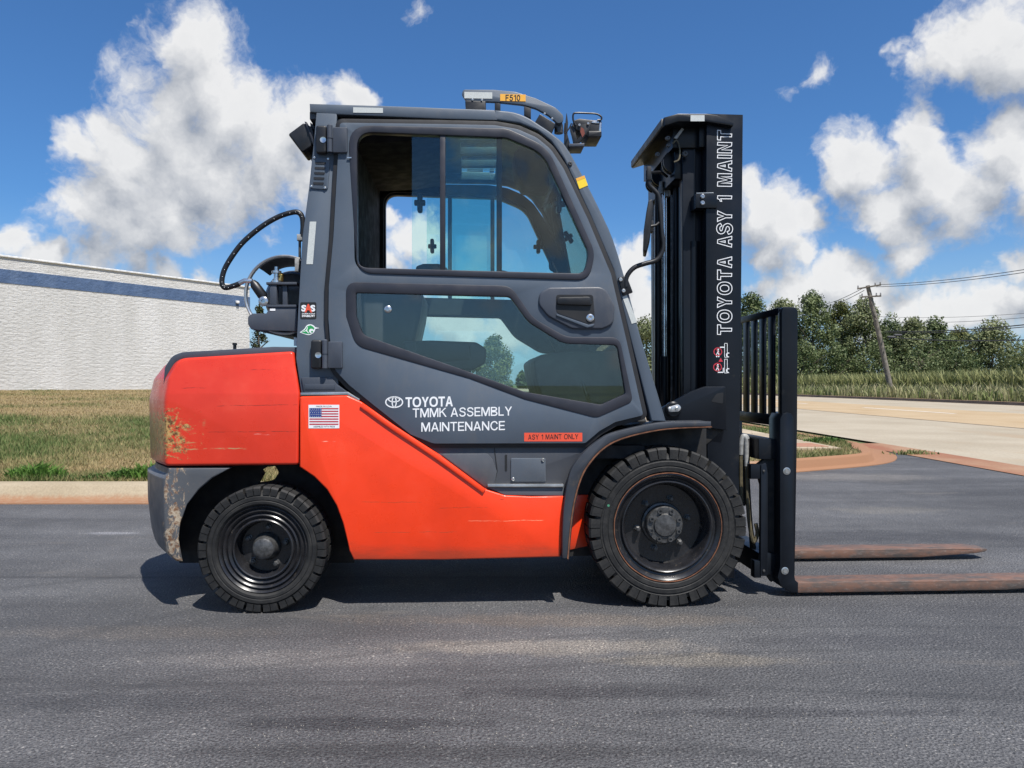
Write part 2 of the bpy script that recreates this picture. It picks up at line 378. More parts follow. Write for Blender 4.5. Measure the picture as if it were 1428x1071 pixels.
# ------------------------------------------------------------------ setting materials
def m_asphalt():
    m, N = new_mat('asphalt'); co = N.n('ShaderNodeTexCoord').outputs['Object']
    fine = N.noise(co, 120, 3, 0.75).outputs[0]
    vor = N.n('ShaderNodeTexVoronoi', {'Vector': co, 'Scale': 110.0}, feature='F1')
    spk = N.noise(co, 80, 2, 0.6).outputs[0]
    big = N.noise(co, 0.55, 5, 0.6).outputs[0]
    streak = N.noise(N.scl(co, (0.35, 2.6, 1)), 1.0, 6, 0.62, 0.6).outputs[0]
    swirl = N.n('ShaderNodeTexWave', {'Vector': N.v('ADD', co, (2.0, 6.5, 0)), 'Scale': 0.42, 'Distortion': 5.0, 'Detail': 4.0, 'Detail Scale': 0.7}, wave_type='RINGS').outputs['Fac']
    base = N.mix(N.rng(fine, 0.3, 0.72), (0.026, 0.027, 0.029), (0.165, 0.163, 0.163))
    base = N.mix(N.rng(spk, 0.60, 0.72, 0, 0.8), base, (0.34, 0.325, 0.30))
    base = N.mix(N.rng(vor.outputs['Distance'], 0.0, 0.22, 0.35, 0.0), base, (0.27, 0.26, 0.25))
    k = N.m('ADD', N.rng(big, 0.3, 0.7, -0.2, 0.2), N.m('ADD', N.rng(streak, 0.36, 0.66, -0.10, 0.10), N.rng(swirl, 0.2, 0.9, -0.06, 0.08)))
    base = N.mix(1.0, base, N.n('ShaderNodeCombineColor', {0: N.m('ADD', 0.93, k), 1: N.m('ADD', 0.93, k), 2: N.m('ADD', 0.95, k)}).outputs[0], 'MULTIPLY')
    tan = N.rng(N.noise(N.scl(co, (0.5, 1.6, 1)), 1.3, 6, 0.65).outputs[0], 0.60, 0.74, 0, 0.45)
    base = N.mix(tan, base, (0.19, 0.165, 0.138))
    wob = N.m('MULTIPLY_ADD', N.noise(co, 2.2, 5, 0.65).outputs[0], 2.0, -1.0)
    wb2 = N.m('MULTIPLY_ADD', N.noise(co, 9.0, 6, 0.7).outputs[0], 1.6, -0.8)
    wsum = N.m('ADD', wob, wb2)
    mott = N.rng(N.noise(co, 5.0, 6, 0.7).outputs[0], 0.35, 0.68)
    base = N.mix(N.m('MULTIPLY', mott, 0.30), base, (0.045, 0.046, 0.050))
    def patch(cx, cy, rx, ry, k=0.75):
        q = N.v('LENGTH', N.v('DIVIDE', N.v('SUBTRACT', N.scl(co, (1, 1, 0)), (cx, cy, 0)), (rx, ry, 1)))
        return N.rng(N.m('MULTIPLY_ADD', wsum, k, q), 1.15, 0.45)
    for cx, cy, rx, ry, col in ((0.10, 2.84, 0.62, 0.10, (1.75, 1.62, 1.42)), (0.62, 2.70, 0.42, 0.07, (1.65, 1.52, 1.3)), (-0.75, 2.72, 0.6, 0.10, (1.4, 1.36, 1.3)),
          (0.2, 3.16, 0.9, 0.10, (1.35, 1.22, 1.08)), (-0.45, 2.20, 0.42, 0.055, (.55, .56, .58)), (0.85, 2.27, 0.6, 0.04, (.66, .66, .68)), (0.30, 2.42, 0.5, 0.06, (.62, .62, .64)), (-0.1, 2.03, 0.9, 0.05, (.7, .7, .7)),
          (2.9, 5.9, 0.5, 0.22, (1.3, 1.25, 1.15)), (3.6, 8.0, 0.9, 0.4, (1.5, 1.42, 1.3)), (-2.6, 5.0, 0.22, 0.05, (1.8, 1.8, 1.85)), (-1.5, 3.0, 0.7, 0.10, (1.25, 1.18, 1.1)), (2.2, 4.9, 1.2, 0.2, (.7, .7, .72)), (-1.2, 2.35, 0.5, 0.08, (.75, .76, .78)), (1.3, 2.9, 0.5, 0.1, (.78, .78, .8))):
        base = N.mix(patch(cx, cy, rx, ry), base, col, 'MULTIPLY')
    # dark rubber arcs left by turning wheels
    for cx, cy, sx, rad, wd, amt in ((-0.3, 1.0, 0.34, 1.50, 0.030, 0.5), (1.6, 1.2, 0.5, 1.62, 0.022, 0.4), (1.5, 1.3, 0.5, 1.78, 0.022, 0.35), (3.4, 2.4, 0.42, 2.2, 0.035, 0.4), (3.2, 2.2, 0.42, 2.75, 0.03, 0.35), (-2.5, 0.8, 0.4, 1.75, 0.025, 0.35)):
        d1 = N.v('DISTANCE', N.scl(co, (sx, 1, 0)), (cx*sx, cy, 0))
        arc = N.m('ABSOLUTE', N.m('SUBTRACT', N.m('MULTIPLY_ADD', wob, 0.03, d1), rad))
        base = N.mix(N.m('MULTIPLY', N.rng(arc, wd*0.3, wd, amt, 0.0), N.rng(wb2, -0.35, 0.3, 0.3, 1.0)), base, (0.04, 0.041, 0.044))
    line = N.m('ABSOLUTE', N.m('SUBTRACT', N.m('MULTIPLY_ADD', wob, 0.012, N.n('ShaderNodeSeparateXYZ', {0: co}).outputs[1]), 3.86))
    base = N.mix(N.m('MULTIPLY', N.rng(line, 0.006, 0.035, 0.5, 0.0), N.rng(wb2, -0.4, 0.2, 0.2, 1.0)), base, (0.03, 0.03, 0.033))
    h = N.m('ADD', N.m('MULTIPLY', fine, 0.6), N.m('MULTIPLY', vor.outputs['Distance'], 0.9))
    finish(N, N.n('ShaderNodeBsdfPrincipled', {'Base Color': base, 'Roughness': N.rng(fine, 0.3, 0.7, 0.62, 0.88), 'Specular IOR Level': 0.35, 'Normal': bumpn(N, h, 0.9, 0.007)}))
def m_concrete(name, a, b, stain=None, sc=1.0, stain_lo=0.55, zstain=None, joint=0.0):
    m, N = new_mat(name); co = N.n('ShaderNodeTexCoord').outputs['Object']
    base = N.mix(N.rng(N.noise(co, 1.1*sc, 6, 0.62).outputs[0], 0.3, 0.7), a, b)
    base = N.mix(N.rng(N.noise(co, 60*sc, 3).outputs[0], 0.3, 0.75, 0, 0.35), base, tuple(c*0.55 for c in a))
    if stain:
        f = N.rng(N.noise(N.scl(co, (1, 0.25, 1)), 0.9, 6, 0.6).outputs[0], stain_lo, stain_lo+0.2, 0, 0.8)
        if zstain:
            z = N.n('ShaderNodeSeparateXYZ', {0: co}).outputs[2]
            zx = N.rng(N.n('ShaderNodeSeparateXYZ', {0: co}).outputs[0], 1.0, 3.2, 0.0, -0.13)
            z = N.m('ADD', z, zx)
            zz = N.m('ADD', z, N.m('MULTIPLY_ADD', N.noise(N.scl(co, (7, 7, 1)), 2.0, 5, 0.7).outputs[0], 0.08, -0.04))
            f = N.rng(zz, zstain[0], zstain[1], 0.9, 0.0)
        base = N.mix(f, base, stain)
    finish(N, N.n('ShaderNodeBsdfPrincipled', {'Base Color': base, 'Roughness': 0.85, 'Specular IOR Level': 0.25, 'Normal': bumpn(N, N.noise(co, 70*sc, 4).outputs[0], 0.4, 0.004)}))
def m_tint(name, lo, hi, rough=0.75, trans=0.0, nscale=0.0):
    m, N = new_mat(name); t = N.n('ShaderNodeAttribute', attribute_name='tint').outputs['Fac']
    if nscale:
        co = N.n('ShaderNodeTexCoord').outputs['Object']
        t = N.m('ADD', t, N.m('MULTIPLY_ADD', N.noise(N.scl(co, (1, 0.6, 1)), nscale, 6, 0.7).outputs[0], 0.9, -0.45), clamp=True)
    c = N.mix(t, lo, hi)
    ins = {'Base Color': c, 'Roughness': rough, 'Specular IOR Level': 0.25}
    if nscale: ins['Normal'] = bumpn(N, N.noise(co, 26, 4, 0.7).outputs[0], 0.8, 0.05)
    sh = N.n('ShaderNodeBsdfPrincipled', ins)
    if trans:
        sh = N.n('ShaderNodeMixShader', {0: trans, 1: sh, 2: N.n('ShaderNodeBsdfTranslucent', {'Color': c})})
    finish(N, sh)
m_asphalt()
m_concrete('road_concrete', (0.33, 0.28, 0.205), (0.41, 0.355, 0.27), stain=(0.31, 0.235, 0.155), sc=0.4)
m_concrete('road_tan', (0.38, 0.275, 0.16), (0.44, 0.335, 0.21), stain=(0.33, 0.23, 0.12), sc=0.4)
m_concrete('kerb_concrete', (0.30, 0.245, 0.165), (0.38, 0.315, 0.225), stain=(0.26, 0.125, 0.065), zstain=(0.0, 0.055))
m_concrete('kerb_far', (0.16, 0.12, 0.09), (0.22, 0.17, 0.13))
m_concrete('gutter_rust', (0.27, 0.13, 0.075), (0.34, 0.21, 0.13), stain=(0.24, 0.09, 0.05), stain_lo=0.45)
m_concrete('sidewalk_concrete', (0.34, 0.27, 0.185), (0.41, 0.34, 0.25))
m_concrete('tactile', (0.34, 0.17, 0.11), (0.39, 0.22, 0.15))
m_concrete('white_marking', (0.62, 0.58, 0.5), (0.7, 0.67, 0.6))
m_tint('lawn_soil', (0.27, 0.20, 0.105), (0.085, 0.105, 0.032), 0.9, nscale=5.0)
m_tint('grass_blade', (0.38, 0.285, 0.145), (0.105, 0.155, 0.045), 0.7, 0.25)
m_tint('weed_leaf', (0.05, 0.10, 0.025), (0.14, 0.26, 0.05), 0.55, 0.3)
m_tint('corn_leaf', (0.12, 0.155, 0.045), (0.34, 0.33, 0.15), 0.6, 0.25)
m_tint('roadside_leaf', (0.13, 0.175, 0.05), (0.42, 0.38, 0.22), 0.7, 0.25)
m_tint('leaf', (0.05, 0.08, 0.030), (0.175, 0.205, 0.09), 0.55, 0.22)
m_tint('leaf_pale', (0.085, 0.11, 0.045), (0.25, 0.265, 0.13), 0.6, 0.22)
m_tint('leaf_olive', (0.06, 0.075, 0.022), (0.18, 0.185, 0.06), 0.6, 0.22)
m_tint('leaf_dark', (0.015, 0.022, 0.010), (0.05, 0.06, 0.02), 0.7, 0.1)
pmat('far_ground', (0.09, 0.11, 0.035), 0.95, var=0.4, vscale=0.05)
pmat('bark', (0.11, 0.09, 0.07), 0.95, var=0.4, vscale=8, bump=0.5, bscale=30)
pmat('pole_wood', (0.17, 0.15, 0.125), 0.9, var=0.35, vscale=5, bump=0.5, bscale=40)
pmat('wire', (0.03, 0.03, 0.033), 0.6)
pmat('insulator', (0.2, 0.2, 0.21), 0.4)
pmat('pebble', (0.27, 0.245, 0.21), 0.9, var=0.4, vscale=3)
def m_wall():
    m, N = new_mat('white_wall'); co = N.n('ShaderNodeTexCoord').outputs['Object']
    s = N.noise(N.scl(co, (1, 1, 2.4)), 3.6, 7, 0.68).outputs[0]
    row = N.n('ShaderNodeTexBrick', {'Vector': N.n('ShaderNodeCombineXYZ', {0: N.n('ShaderNodeSeparateXYZ', {0: co}).outputs[0], 1: N.n('ShaderNodeSeparateXYZ', {0: co}).outputs[2]}).outputs[0],
              'Scale': 1.0, 'Brick Width': 0.4, 'Row Height': 0.2, 'Mortar Size': 0.012, 'Mortar Smooth': 0.6})
    base = N.mix(N.rng(N.noise(N.scl(co, (1, 1, 0.25)), 0.5, 6, 0.65).outputs[0], 0.3, 0.7), (0.51, 0.50, 0.475), (0.61, 0.60, 0.58))
    h = N.m('SUBTRACT', s, N.m('MULTIPLY', row.outputs['Fac'], 0.12))
    finish(N, N.n('ShaderNodeBsdfPrincipled', {'Base Color': base, 'Roughness': 0.9, 'Specular IOR Level': 0.2, 'Normal': bumpn(N, h, 0.85, 0.07)}))
    m, N = new_mat('blue_band'); co = N.n('ShaderNodeTexCoord').outputs['Object']
    s = N.noise(co, 2.6, 7, 0.68).outputs[0]
    base = N.mix(N.rng(N.noise(N.scl(co, (1, 1, 0.1)), 1.4, 5, 0.7).outputs[0], 0.35, 0.75), (0.06, 0.105, 0.20), (0.09, 0.14, 0.24))
    finish(N, N.n('ShaderNodeBsdfPrincipled', {'Base Color': base, 'Roughness': 0.75, 'Normal': bumpn(N, s, 0.6, 0.12)}))
m_wall()
pmat('coping', (0.72, 0.71, 0.69), 0.5)

# ------------------------------------------------------------------ ground, lot, lawn, kerb, road
def sheet(name, pts, z, mat, label=None):
    me = bpy.data.meshes.new(name); me.from_pydata([(x, y, z) for x, y in pts], [], [tuple(range(len(pts)))]); me.materials.append(MATS[mat])
    o = link(bpy.data.objects.new(name, me)); o['kind'] = 'structure'; return o
sheet('ground', [(-900, -400), (900, -400), (900, 2500), (-900, 2500)], -0.03, 'far_ground')
sheet('asphalt_lot', [(-45, -25), (5.45, -25), (5.45, 10.9), (5.2, 11.2), (-45, 11.2)], 0.0, 'asphalt')
KP = cr([(-45, 6.22), (-20, 6.22), (-8, 6.21), (-3.4, 6.20), (-1.6, 6.24), (0.0, 6.72), (1.5, 7.54), (3.12, 8.43), (4.37, 9.2), (4.98, 9.95), (5.33, 10.9), (5.40, 12.2), (5.40, 20), (5.40, 40)], 8)
def xroad(y): return 6.0-max(0.0, (y-40)/40)**2*2.6
KP += [(xroad(y)-0.6, y) for y in range(46, 171, 6)]
def offs(path, d):
    out = []
    for i, p in enumerate(path):
        a = Vector(path[max(i-1, 0)][:2]); b = Vector(path[min(i+1, len(path)-1)][:2]); t = (b-a).normalized()
        out.append((p[0]-t.y*d, p[1]+t.x*d))
    return out
def sstep(t): t = np.clip(t, 0, 1); return t*t*(3-2*t)
def kscale(p): return 1.0-0.55*float(sstep((p[0]-.4)/2.2))+0.75*float(sstep((p[0]-4.3)/.8))
def sweep(name, path, prof, mats, mi=None, narrow=None):
    mb = MB(); k = len(prof); sc_ = [1.0 if not narrow else kscale(p) for p in path]; rows = [[(p[0]+(q[0]-p[0])*k_, p[1]+(q[1]-p[1])*k_) for p, q, k_ in zip(path, offs(path, d), sc_)] for d, z in prof]
    for i in range(len(path)):
        for j, (d, z) in enumerate(prof): mb.v.append((rows[j][i][0], rows[j][i][1], z))
    for i in range(len(path)-1):
        for j in range(k-1):
            mb.f.append((i*k+j, (i+1)*k+j, (i+1)*k+j+1, i*k+j+1)); mb.mi.append(mi[j] if mi else 0)
    o = mb.build(name, mats, ang=60); o['kind'] = 'structure'; return o
sweep('kerb', KP, [(0, -0.02), (0.005, 0.008), (0.22, 0.012), (0.245, 0.03), (0.285, 0.105), (0.32, 0.125), (0.46, 0.128), (0.475, 0.05)], ['kerb_concrete'], narrow=0.4)
KB = [(p[0]+(q[0]-p[0])*kscale(p), p[1]+(q[1]-p[1])*kscale(p)) for p, q in zip(KP, offs(KP, 0.465))]
kbx = np.array([p[0] for p in KB[:len(KP)-24]]); kby = np.array([p[1] for p in KB[:len(KP)-24]])
o_ = np.argsort(kbx); kbx, kby = kbx[o_], kby[o_]
def y_start(x): return np.interp(x, kbx, kby)
def sstep(t): t = np.clip(t, 0, 1); return t*t*(3-2*t)
def lawn_z(x, y):
    rise = np.clip((y-6.7)/27.5, 0, 1)**0.85*0.56
    return 0.115+rise*sstep((0.5-x)/5.0)+0.012*np.sin(x*2.1+y*1.3)*np.sin(y*1.7)*np.clip((y-7.2), 0, 1)
def greenness(x, y):
    g = 0.47+0.16*np.sin(x*7.3+2*np.sin(y*2.9))*np.sin(y*4.7+x*1.1)+0.2*np.sin(x*0.9+1.3*np.sin(y*0.8))+0.22*np.sin(y*1.35+0.6*np.sin(x*0.7)+0.9)+0.15*np.sin(x*2.7+y*1.9)+0.12*np.sin(x*5.1-y*3.3)
    g = g-0.06+0.34*np.exp(-((y-12.5)/2.4)**2)-0.34*sstep((y-14.5)/3.5)-0.16*np.exp(-((y-7.4)/0.5)**2)
    return np.clip(g, 0, 1)
xs = np.concatenate([np.arange(-45, -9, 1.0), np.arange(-9, 5.0, 0.14)]); xs = xs[xs <= 4.92]
ts = np.concatenate([np.linspace(0, 0.30, 60), np.linspace(0.31, 1, 60)])**1.25
XX = np.repeat(xs[:, None], len(ts), 1); YY = y_start(xs)[:, None]+(62-y_start(xs)[:, None])*ts[None, :]
ZZ = lawn_z(XX, YY); nx, nt = XX.shape
idx = np.arange(nx*nt).reshape(nx, nt)
Fq = np.stack([idx[:-1, :-1], idx[1:, :-1], idx[1:, 1:], idx[:-1, 1:]], -1).reshape(-1, 4)
lawn = np_mesh('lawn', np.stack([XX, YY, ZZ], -1).reshape(-1, 3), Fq, 'lawn_soil', None, greenness(XX, YY).ravel(), True); lawn['kind'] = 'structure'
def blades(name, P, h, wd, tint, mat, lean=0.5, seg2=False):
    n = len(P); a = RNG.uniform(0, 2*np.pi, n); b = RNG.uniform(0, 2*np.pi, n); ln = h*RNG.uniform(0.05, lean, n)
    side = np.stack([np.cos(a), np.sin(a), np.zeros(n)], 1)*(wd/2)[:, None]
    tip = P+np.stack([np.cos(b)*ln, np.sin(b)*ln, h], 1)
    if not seg2:
        V = np.stack([P-side, P+side, tip], 1).reshape(-1, 3); Fx = np.arange(3*n).reshape(-1, 3); k = 3
    else:
        mid = P+np.stack([np.cos(b)*ln*0.35, np.sin(b)*ln*0.35, h*0.7], 1)
        V = np.stack([P-side*0.6, P+side*0.6, mid+side, mid-side, tip], 1).reshape(-1, 3); k = 5
        i = np.arange(n)[:, None]*5
        Fx = np.concatenate([i+[0, 1, 2], i+[0, 2, 3], i+[3, 2, 4]], 0)
    return np_mesh(name, V, Fx, mat, None, np.repeat(tint, k))
# lawn grass, one mass
n = 150000
yy = 6.55+((RNG.uniform(0, 1, n))**2.3)*28; xx = RNG.uniform(-1.0, 0.02, n)*(yy*0.70+0.8)
ex = 26000; x2 = RNG.uniform(-1.5, 4.95, ex); y2 = y_start(x2)+0.02+RNG.uniform(0, 1, ex)**1.5*9
xx = np.concatenate([xx, x2]); yy = np.concatenate([yy, y2])
ok = (yy > y_start(xx)+0.01) & (xx < 4.93) & ~((xx > 2.9) & (xx < 4.35) & (yy > 10.05) & (RNG.uniform(0, 1, len(xx)) < 0.985))
xx, yy = xx[ok], yy[ok]; n = len(xx); g = greenness(xx, yy)
h = RNG.uniform(0.02, 0.065, n)*(0.7+0.6*g)*(1+0.015*yy)
blades('lawn_grass', np.stack([xx, yy, lawn_z(xx, yy)-0.004], 1), h, RNG.uniform(0.004, 0.010, n)*(0.6+0.11*yy), np.clip(g+RNG.normal(0, 0.22, n), 0, 1), 'grass_blade', 1.1)
tag(bpy.data.objects['lawn_grass'], 'dry patchy mown grass on the verge behind the kerb', 'grass', kind='stuff')
# sidewalk, tactile pad
mb = MB(); ys = np.concatenate([np.arange(0, 9, 1.5), np.arange(9, 46, 6)])
sw = empty('sidewalk'); sw['kind'] = 'structure'
for i in range(len(ys)-1):
    a0, a1 = 10.05+ys[i], 10.05+ys[i+1]-0.02
    MB().box(2.95, 4.3, a0, a1, 0.05, 0.138, bev=0.008).build('slab', 'sidewalk_concrete', sw)
MB().box(3.05, 4.2, 10.2, 10.8, 0.1, 0.143).build('tactile_pad', 'tactile', sw)
# road
def ribbon(name, x0, x1, z, mat, ya=-25, yb=170, step=3.0):
    ysr = np.arange(ya, yb+0.01, step); mb = MB()
    for y in ysr: mb.v += [(xroad(y)-6+x0, y, z), (xroad(y)-6+x1, y, z)]
    for i in range(len(ysr)-1): mb.f.append((2*i, 2*i+1, 2*i+3, 2*i+2)); mb.mi.append(0)
    o = mb.build(name, mat, smooth=False); return o
rd = ribbon('road', 6.0, 11.1, 0.004, 'road_concrete'); rd['kind'] = 'structure'
o = ribbon('road_lane', 11.1, 16.6, 0.0042, 'road_tan'); o['kind'] = 'structure'
o = ribbon('road_lane', 16.6, 22.6, 0.0041, 'road_concrete'); o['kind'] = 'structure'
o = ribbon('gutter', 5.38, 6.0, 0.0075, 'gutter_rust', -25, 12.5, 1.5); o['kind'] = 'structure'
for (a, b, x) in ((25.0, 31.5, 14.4), (37.5, 43, 14.4), (12, 18, 14.4), (50, 55, 14.4)):
    o = ribbon('lane_marking', x-0.09, x+0.09, 0.0085, 'white_marking', a, b, (b-a)/3); o['kind'] = 'structure'
o = ribbon('lane_marking', 11.04, 11.12, 0.009, 'kerb_far', -20, 100, 4); o['kind'] = 'structure'
FK = [(xroad(y)+16.6, y) for y in range(170, -26, -6)]
sweep('kerb', FK, [(0, -0.02), (0.0, 0.012), (0.12, 0.014), (0.16, 0.15), (0.36, 0.155), (0.4, 0.0)], ['kerb_far', 'kerb_concrete'], [0, 0, 0, 1, 1])

# ------------------------------------------------------------------ far roadside: weeds, corn, trees, pole
n = 26000
yw = 26+RNG.uniform(0, 1, n)**1.3*90; xw = np.array([xroad(y) for y in yw])+17.0+RNG.uniform(0, 1, n)*4.6
cl = 0.5+0.5*np.sin(xw*1.9+yw*0.7)*np.sin(yw*0.43)
h = RNG.uniform(0.35, 0.95, n)*(0.6+0.7*cl); o = blades('roadside_weeds', np.stack([xw, yw, np.zeros(n)], 1), h, RNG.uniform(0.03, 0.09, n), np.clip(cl*0.6+RNG.normal(0.15, 0.25, n), 0, 1), 'roadside_leaf', 0.55, True)
tag(o, 'tall grass and weeds between the far kerb and the corn', 'weeds', kind='stuff')
n = 30000
yc = 28+RNG.uniform(0, 1, n)**1.4*105; xc = np.array([xroad(y) for y in yc])+21.4+np.floor(RNG.uniform(0, 1, n)**1.5*14)*0.76+RNG.normal(0, 0.06, n)
h = RNG.uniform(0.9, 2.0, n); o = blades('corn_field', np.stack([xc, yc, np.zeros(n)], 1), h, RNG.uniform(0.05, 0.12, n), np.clip((h-0.9)*0.6+RNG.normal(0.1, 0.2, n), 0, 1), 'corn_leaf', 0.45, True)
tag(o, 'field of tall green corn beyond the road', 'corn', kind='stuff')
fo = MB().box(29.5, 220, 20, 92, 0.0, 1.55).build('field', 'far_ground'); fo['kind'] = 'structure'
bpy.data.objects['field'].data.materials[0] = MATS['corn_canopy'] if 'corn_canopy' in MATS else pmat('corn_canopy', (0.13, 0.15, 0.05), 0.9, var=0.5, vscale=1.2, bump=1.0, bscale=2.5)

def crown_mesh(name, seed, H, Rr, n, kind='leaf', bottom=0.10, conifer=False, ls=0.30):
    r = np.random.default_rng(seed); nc = 70
    zz = r.uniform(bottom, 1, nc); prof = np.sin(np.clip((zz-bottom)/(1-bottom), 0, 1)**0.75*np.pi*0.93+0.2)**0.6 if not conifer else (1.03-zz)*0.95
    an = r.uniform(0, 2*np.pi, nc); rr = np.sqrt(r.uniform(0.05, 1, nc))*prof*Rr*0.82
    C = np.stack([rr*np.cos(an), rr*np.sin(an), zz*H*0.97], 1); cs = r.uniform(0.16, 0.34, nc)*Rr*(0.95 if conifer else 1)
    k = r.integers(0, nc, n); d = r.normal(0, 1, (n, 3)); d /= np.linalg.norm(d, axis=1)[:, None]; rad = r.uniform(0.35, 1.08, n)**0.6
    P = C[k]+d*(cs[k]*rad)[:, None]*np.array([1, 1, 1.15])
    a = r.normal(0, 1, (n, 3)); a /= np.linalg.norm(a, axis=1)[:, None]; b = np.cross(a, d); b /= np.linalg.norm(b, axis=1)[:, None]+1e-9
    s = r.uniform(0.5, 1.2, n)[:, None]*ls
    V = np.stack([P-a*s*0.7, P+b*s*0.42, P+a*s*0.7, P-b*s*0.42], 1).reshape(-1, 3)
    t = np.clip(r.normal(0.5, 0.22, n)+0.25*r.normal(0, 1, nc)[k], 0, 1)
    return V, np.arange(4*n).reshape(-1, 4), np.repeat(t, 4)
TREES = {}
def tree(name, label, u, vtop, Y, wpx, seed, kind='leaf', group=None, conifer=False, n=12000, base=0.0, bottom=0.04):
    H = (CY-vtop)*Y/FPX+HC-base; Rr = wpx/2*Y/FPX*(1.0 if conifer else 1.32); X = (u-CX)/FPX*Y
    root = empty(name, (X, Y, base)); tag(root, label, 'tree', group)
    V, Fx, t = crown_mesh('crown', seed, H, Rr, n, kind, bottom, conifer, 0.0025*Y)
    np_mesh('crown', V, Fx, kind, root, t)
    r = random.Random(seed); mb = MB()
    mb.tube([(0, 0, -0.1), (r.uniform(-.1, .1), 0, H*0.3), (r.uniform(-.3, .3), r.uniform(-.3, .3), H*0.86)], [H*0.022, H*0.016, H*0.004], 7)
    for i in range(7):
        z = H*r.uniform(0.15, 0.6); a = r.uniform(0, 6.28); l = Rr*r.uniform(0.5, 0.9)
        mb.tube([(0, 0, z), (math.cos(a)*l*0.5, math.sin(a)*l*0.5, z+l*0.45), (math.cos(a)*l, math.sin(a)*l, z+l*0.8)], [H*0.009, H*0.006, H*0.002], 5)
    mb.build('trunk', 'bark', root)
    return root
TL = [(1046,416,104,66,'tall leafy tree partly behind the mast and load backrest'),(1092,422,112,60,'leafy tree seen through the slats of the load backrest'),(1133,414,104,74,'tallest tree beside the load backrest, rounded at the top'),
 (1172,426,110,66,'leafy tree just left of the leaning pole'),(1204,420,106,62,'windswept tree directly behind the leaning pole'),(1243,446,112,60,'leafy tree just right of the leaning pole'),
 (1274,450,108,58,'second tree to the right of the leaning pole'),(1306,449,110,60,'third tree to the right of the leaning pole'),(1338,462,116,52,'low tree in the gap near the end of the row'),
 (1384,455,104,84,'broad round tree at the right end of the row'),(1452,480,150,90,'distant tree at the right edge behind the corn'),(902,446,95,80,'green tree seen between the cab pillar and the mast'),(962,440,100,74,'tree hidden mostly behind the mast'),
 (690,474,72,50,'leafy tree seen through the lower door window')]
for i, (u, v, Y, wp, lab) in enumerate(TL):
    tree('leafy_tree', lab, u, v, Y, wp, 100+i, ['leaf', 'leaf_pale', 'leaf', 'leaf_olive', 'leaf_pale'][i % 5], group='row of trees beyond the corn' if 1030 < u else None)
for i, (u, v, Y, wp, lab) in enumerate([(1066,486,98,70,'dark bush at the foot of the trees behind the backrest'),(1120,480,98,60,'dark bush right of the load backrest'),(1165,484,99,60,'dark bush left of the leaning pole'),(1225,480,98,64,'dark bush at the foot of the leaning pole'),
     (1282,482,99,70,'dark bush below the middle of the tree row'),(1335,486,98,60,'dark bush below the right of the tree row')]):
    tree('bush', lab, u, v, Y, wp, 300+i, group='bushes at the foot of the tree row', n=3200, bottom=0.02)['category'] = 'bush'
for i, (u, v, Y, wp) in enumerate([(742,512,160,26),(762,508,150,24),(728,518,170,16)]):
    tree('distant_tree', ['small distant tree left of the dashboard in the lower window', 'distant tree beside the dashboard in the lower window', 'smallest distant tree on the horizon in the lower window'][i], u, v, Y, wp, 400+i, n=1500)
tree('evergreen_tree', 'dark evergreen by the corner of the white building', 362, 424, 56, 44, 77, 'leaf_dark', conifer=True, bottom=0.02, n=5000)

# utility pole
PX, PY = 26.0, 52.7
def W3(u, v, Y): return Vector(((u-CX)/FPX*Y, Y, HC+(CY-v)/FPX*Y))
pole = empty('utility_pole', W3(1246, 548, PY).to_tuple()); pole.location.z = 0
tag(pole, 'weathered wooden utility pole leaning left in front of the trees', 'utility pole')
pb = pole.location
top = W3(1210, 398, PY)-pb
ax = top.normalized()
MB().tube([(0, 0, -0.3), top*0.5, top], [0.19, 0.165, 0.135], 12).build('shaft', 'pole_wood', pole)
def at(f): return top*f
for f, l, dy in ((0.985, 0.75, -0.55), (0.90, 0.62, -0.3)):
    c = at(f); dvec = Vector((0.85, -0.5, 0.12 if dy < -.5 else 0.0)).normalized()
    MB().tube([c-dvec*l+Vector((0, -0.15, 0)), c+dvec*l+Vector((0, -0.15, 0))], 0.055, 6).build('crossarm', 'pole_wood', pole)
    for s in (-1, 1, 0.55):
        p = c+dvec*l*0.93*s+Vector((0, -0.15, 0.05))
        MB().lathe([(0, 0.03), (0.05, 0.06), (0.09, 0.03), (0.13, 0.055), (0.18, 0.02), (0.19, 0.0)], p, 8, axis='z').build('insulator', 'insulator', pole)
MB().tube([at(0.88)+Vector((-.55, -.2, 0)), at(0.8)+Vector((-.5, -.25, -.3)), at(0.72)+Vector((-.1, -.2, 0)), at(0.70)], 0.02, 5).build('jumper_cable', 'wire', pole)
MB().tube([at(0.9)+Vector((-.2, -.2, 0)), at(0.8)+Vector((-.32, -.25, 0)), at(0.7)+Vector((0, -.2, 0))], 0.02, 5).build('jumper_cable', 'wire', pole)
def wire(a, uB, vB, YB, lab, r=0.018, extend=1.6):
    a = Vector(a); b = W3(uB, vB, YB); pts = []
    for i in range(17):
        t = i/16*extend; p = a.lerp(b, t) if t <= 1 else a+(b-a)*t
        p = p+Vector((0, 0, -0.9*t*(1-t)*0.6)); pts.append(p)
    o = MB().tube(pts, r, 5).build('overhead_wire', 'wire'); tag(o, lab, 'wire', 'overhead wires on the leaning pole'); return o
Pz = lambda u, v: W3(u, v, PY-0.2)
wire(Pz(1225, 397), 1428, 376, 39, 'topmost overhead wire running right from the pole')
wire(Pz(1222, 400), 1428, 380, 39.5, 'second overhead wire from the top, right of the pole')
wire(Pz(1227, 441.5), 1428, 437, 39, 'thin overhead wire above the treetops right of the pole', 0.010)
wire(Pz(1229, 449), 1428, 443, 39, 'thin overhead wire just above the low trees', 0.012)
wire(Pz(1234, 462), 1428, 453, 39, 'thick overhead cable third from the bottom', 0.03)
wire(Pz(1234, 464), 1428, 456, 39.5, 'overhead cable running just under the thick one', 0.022)
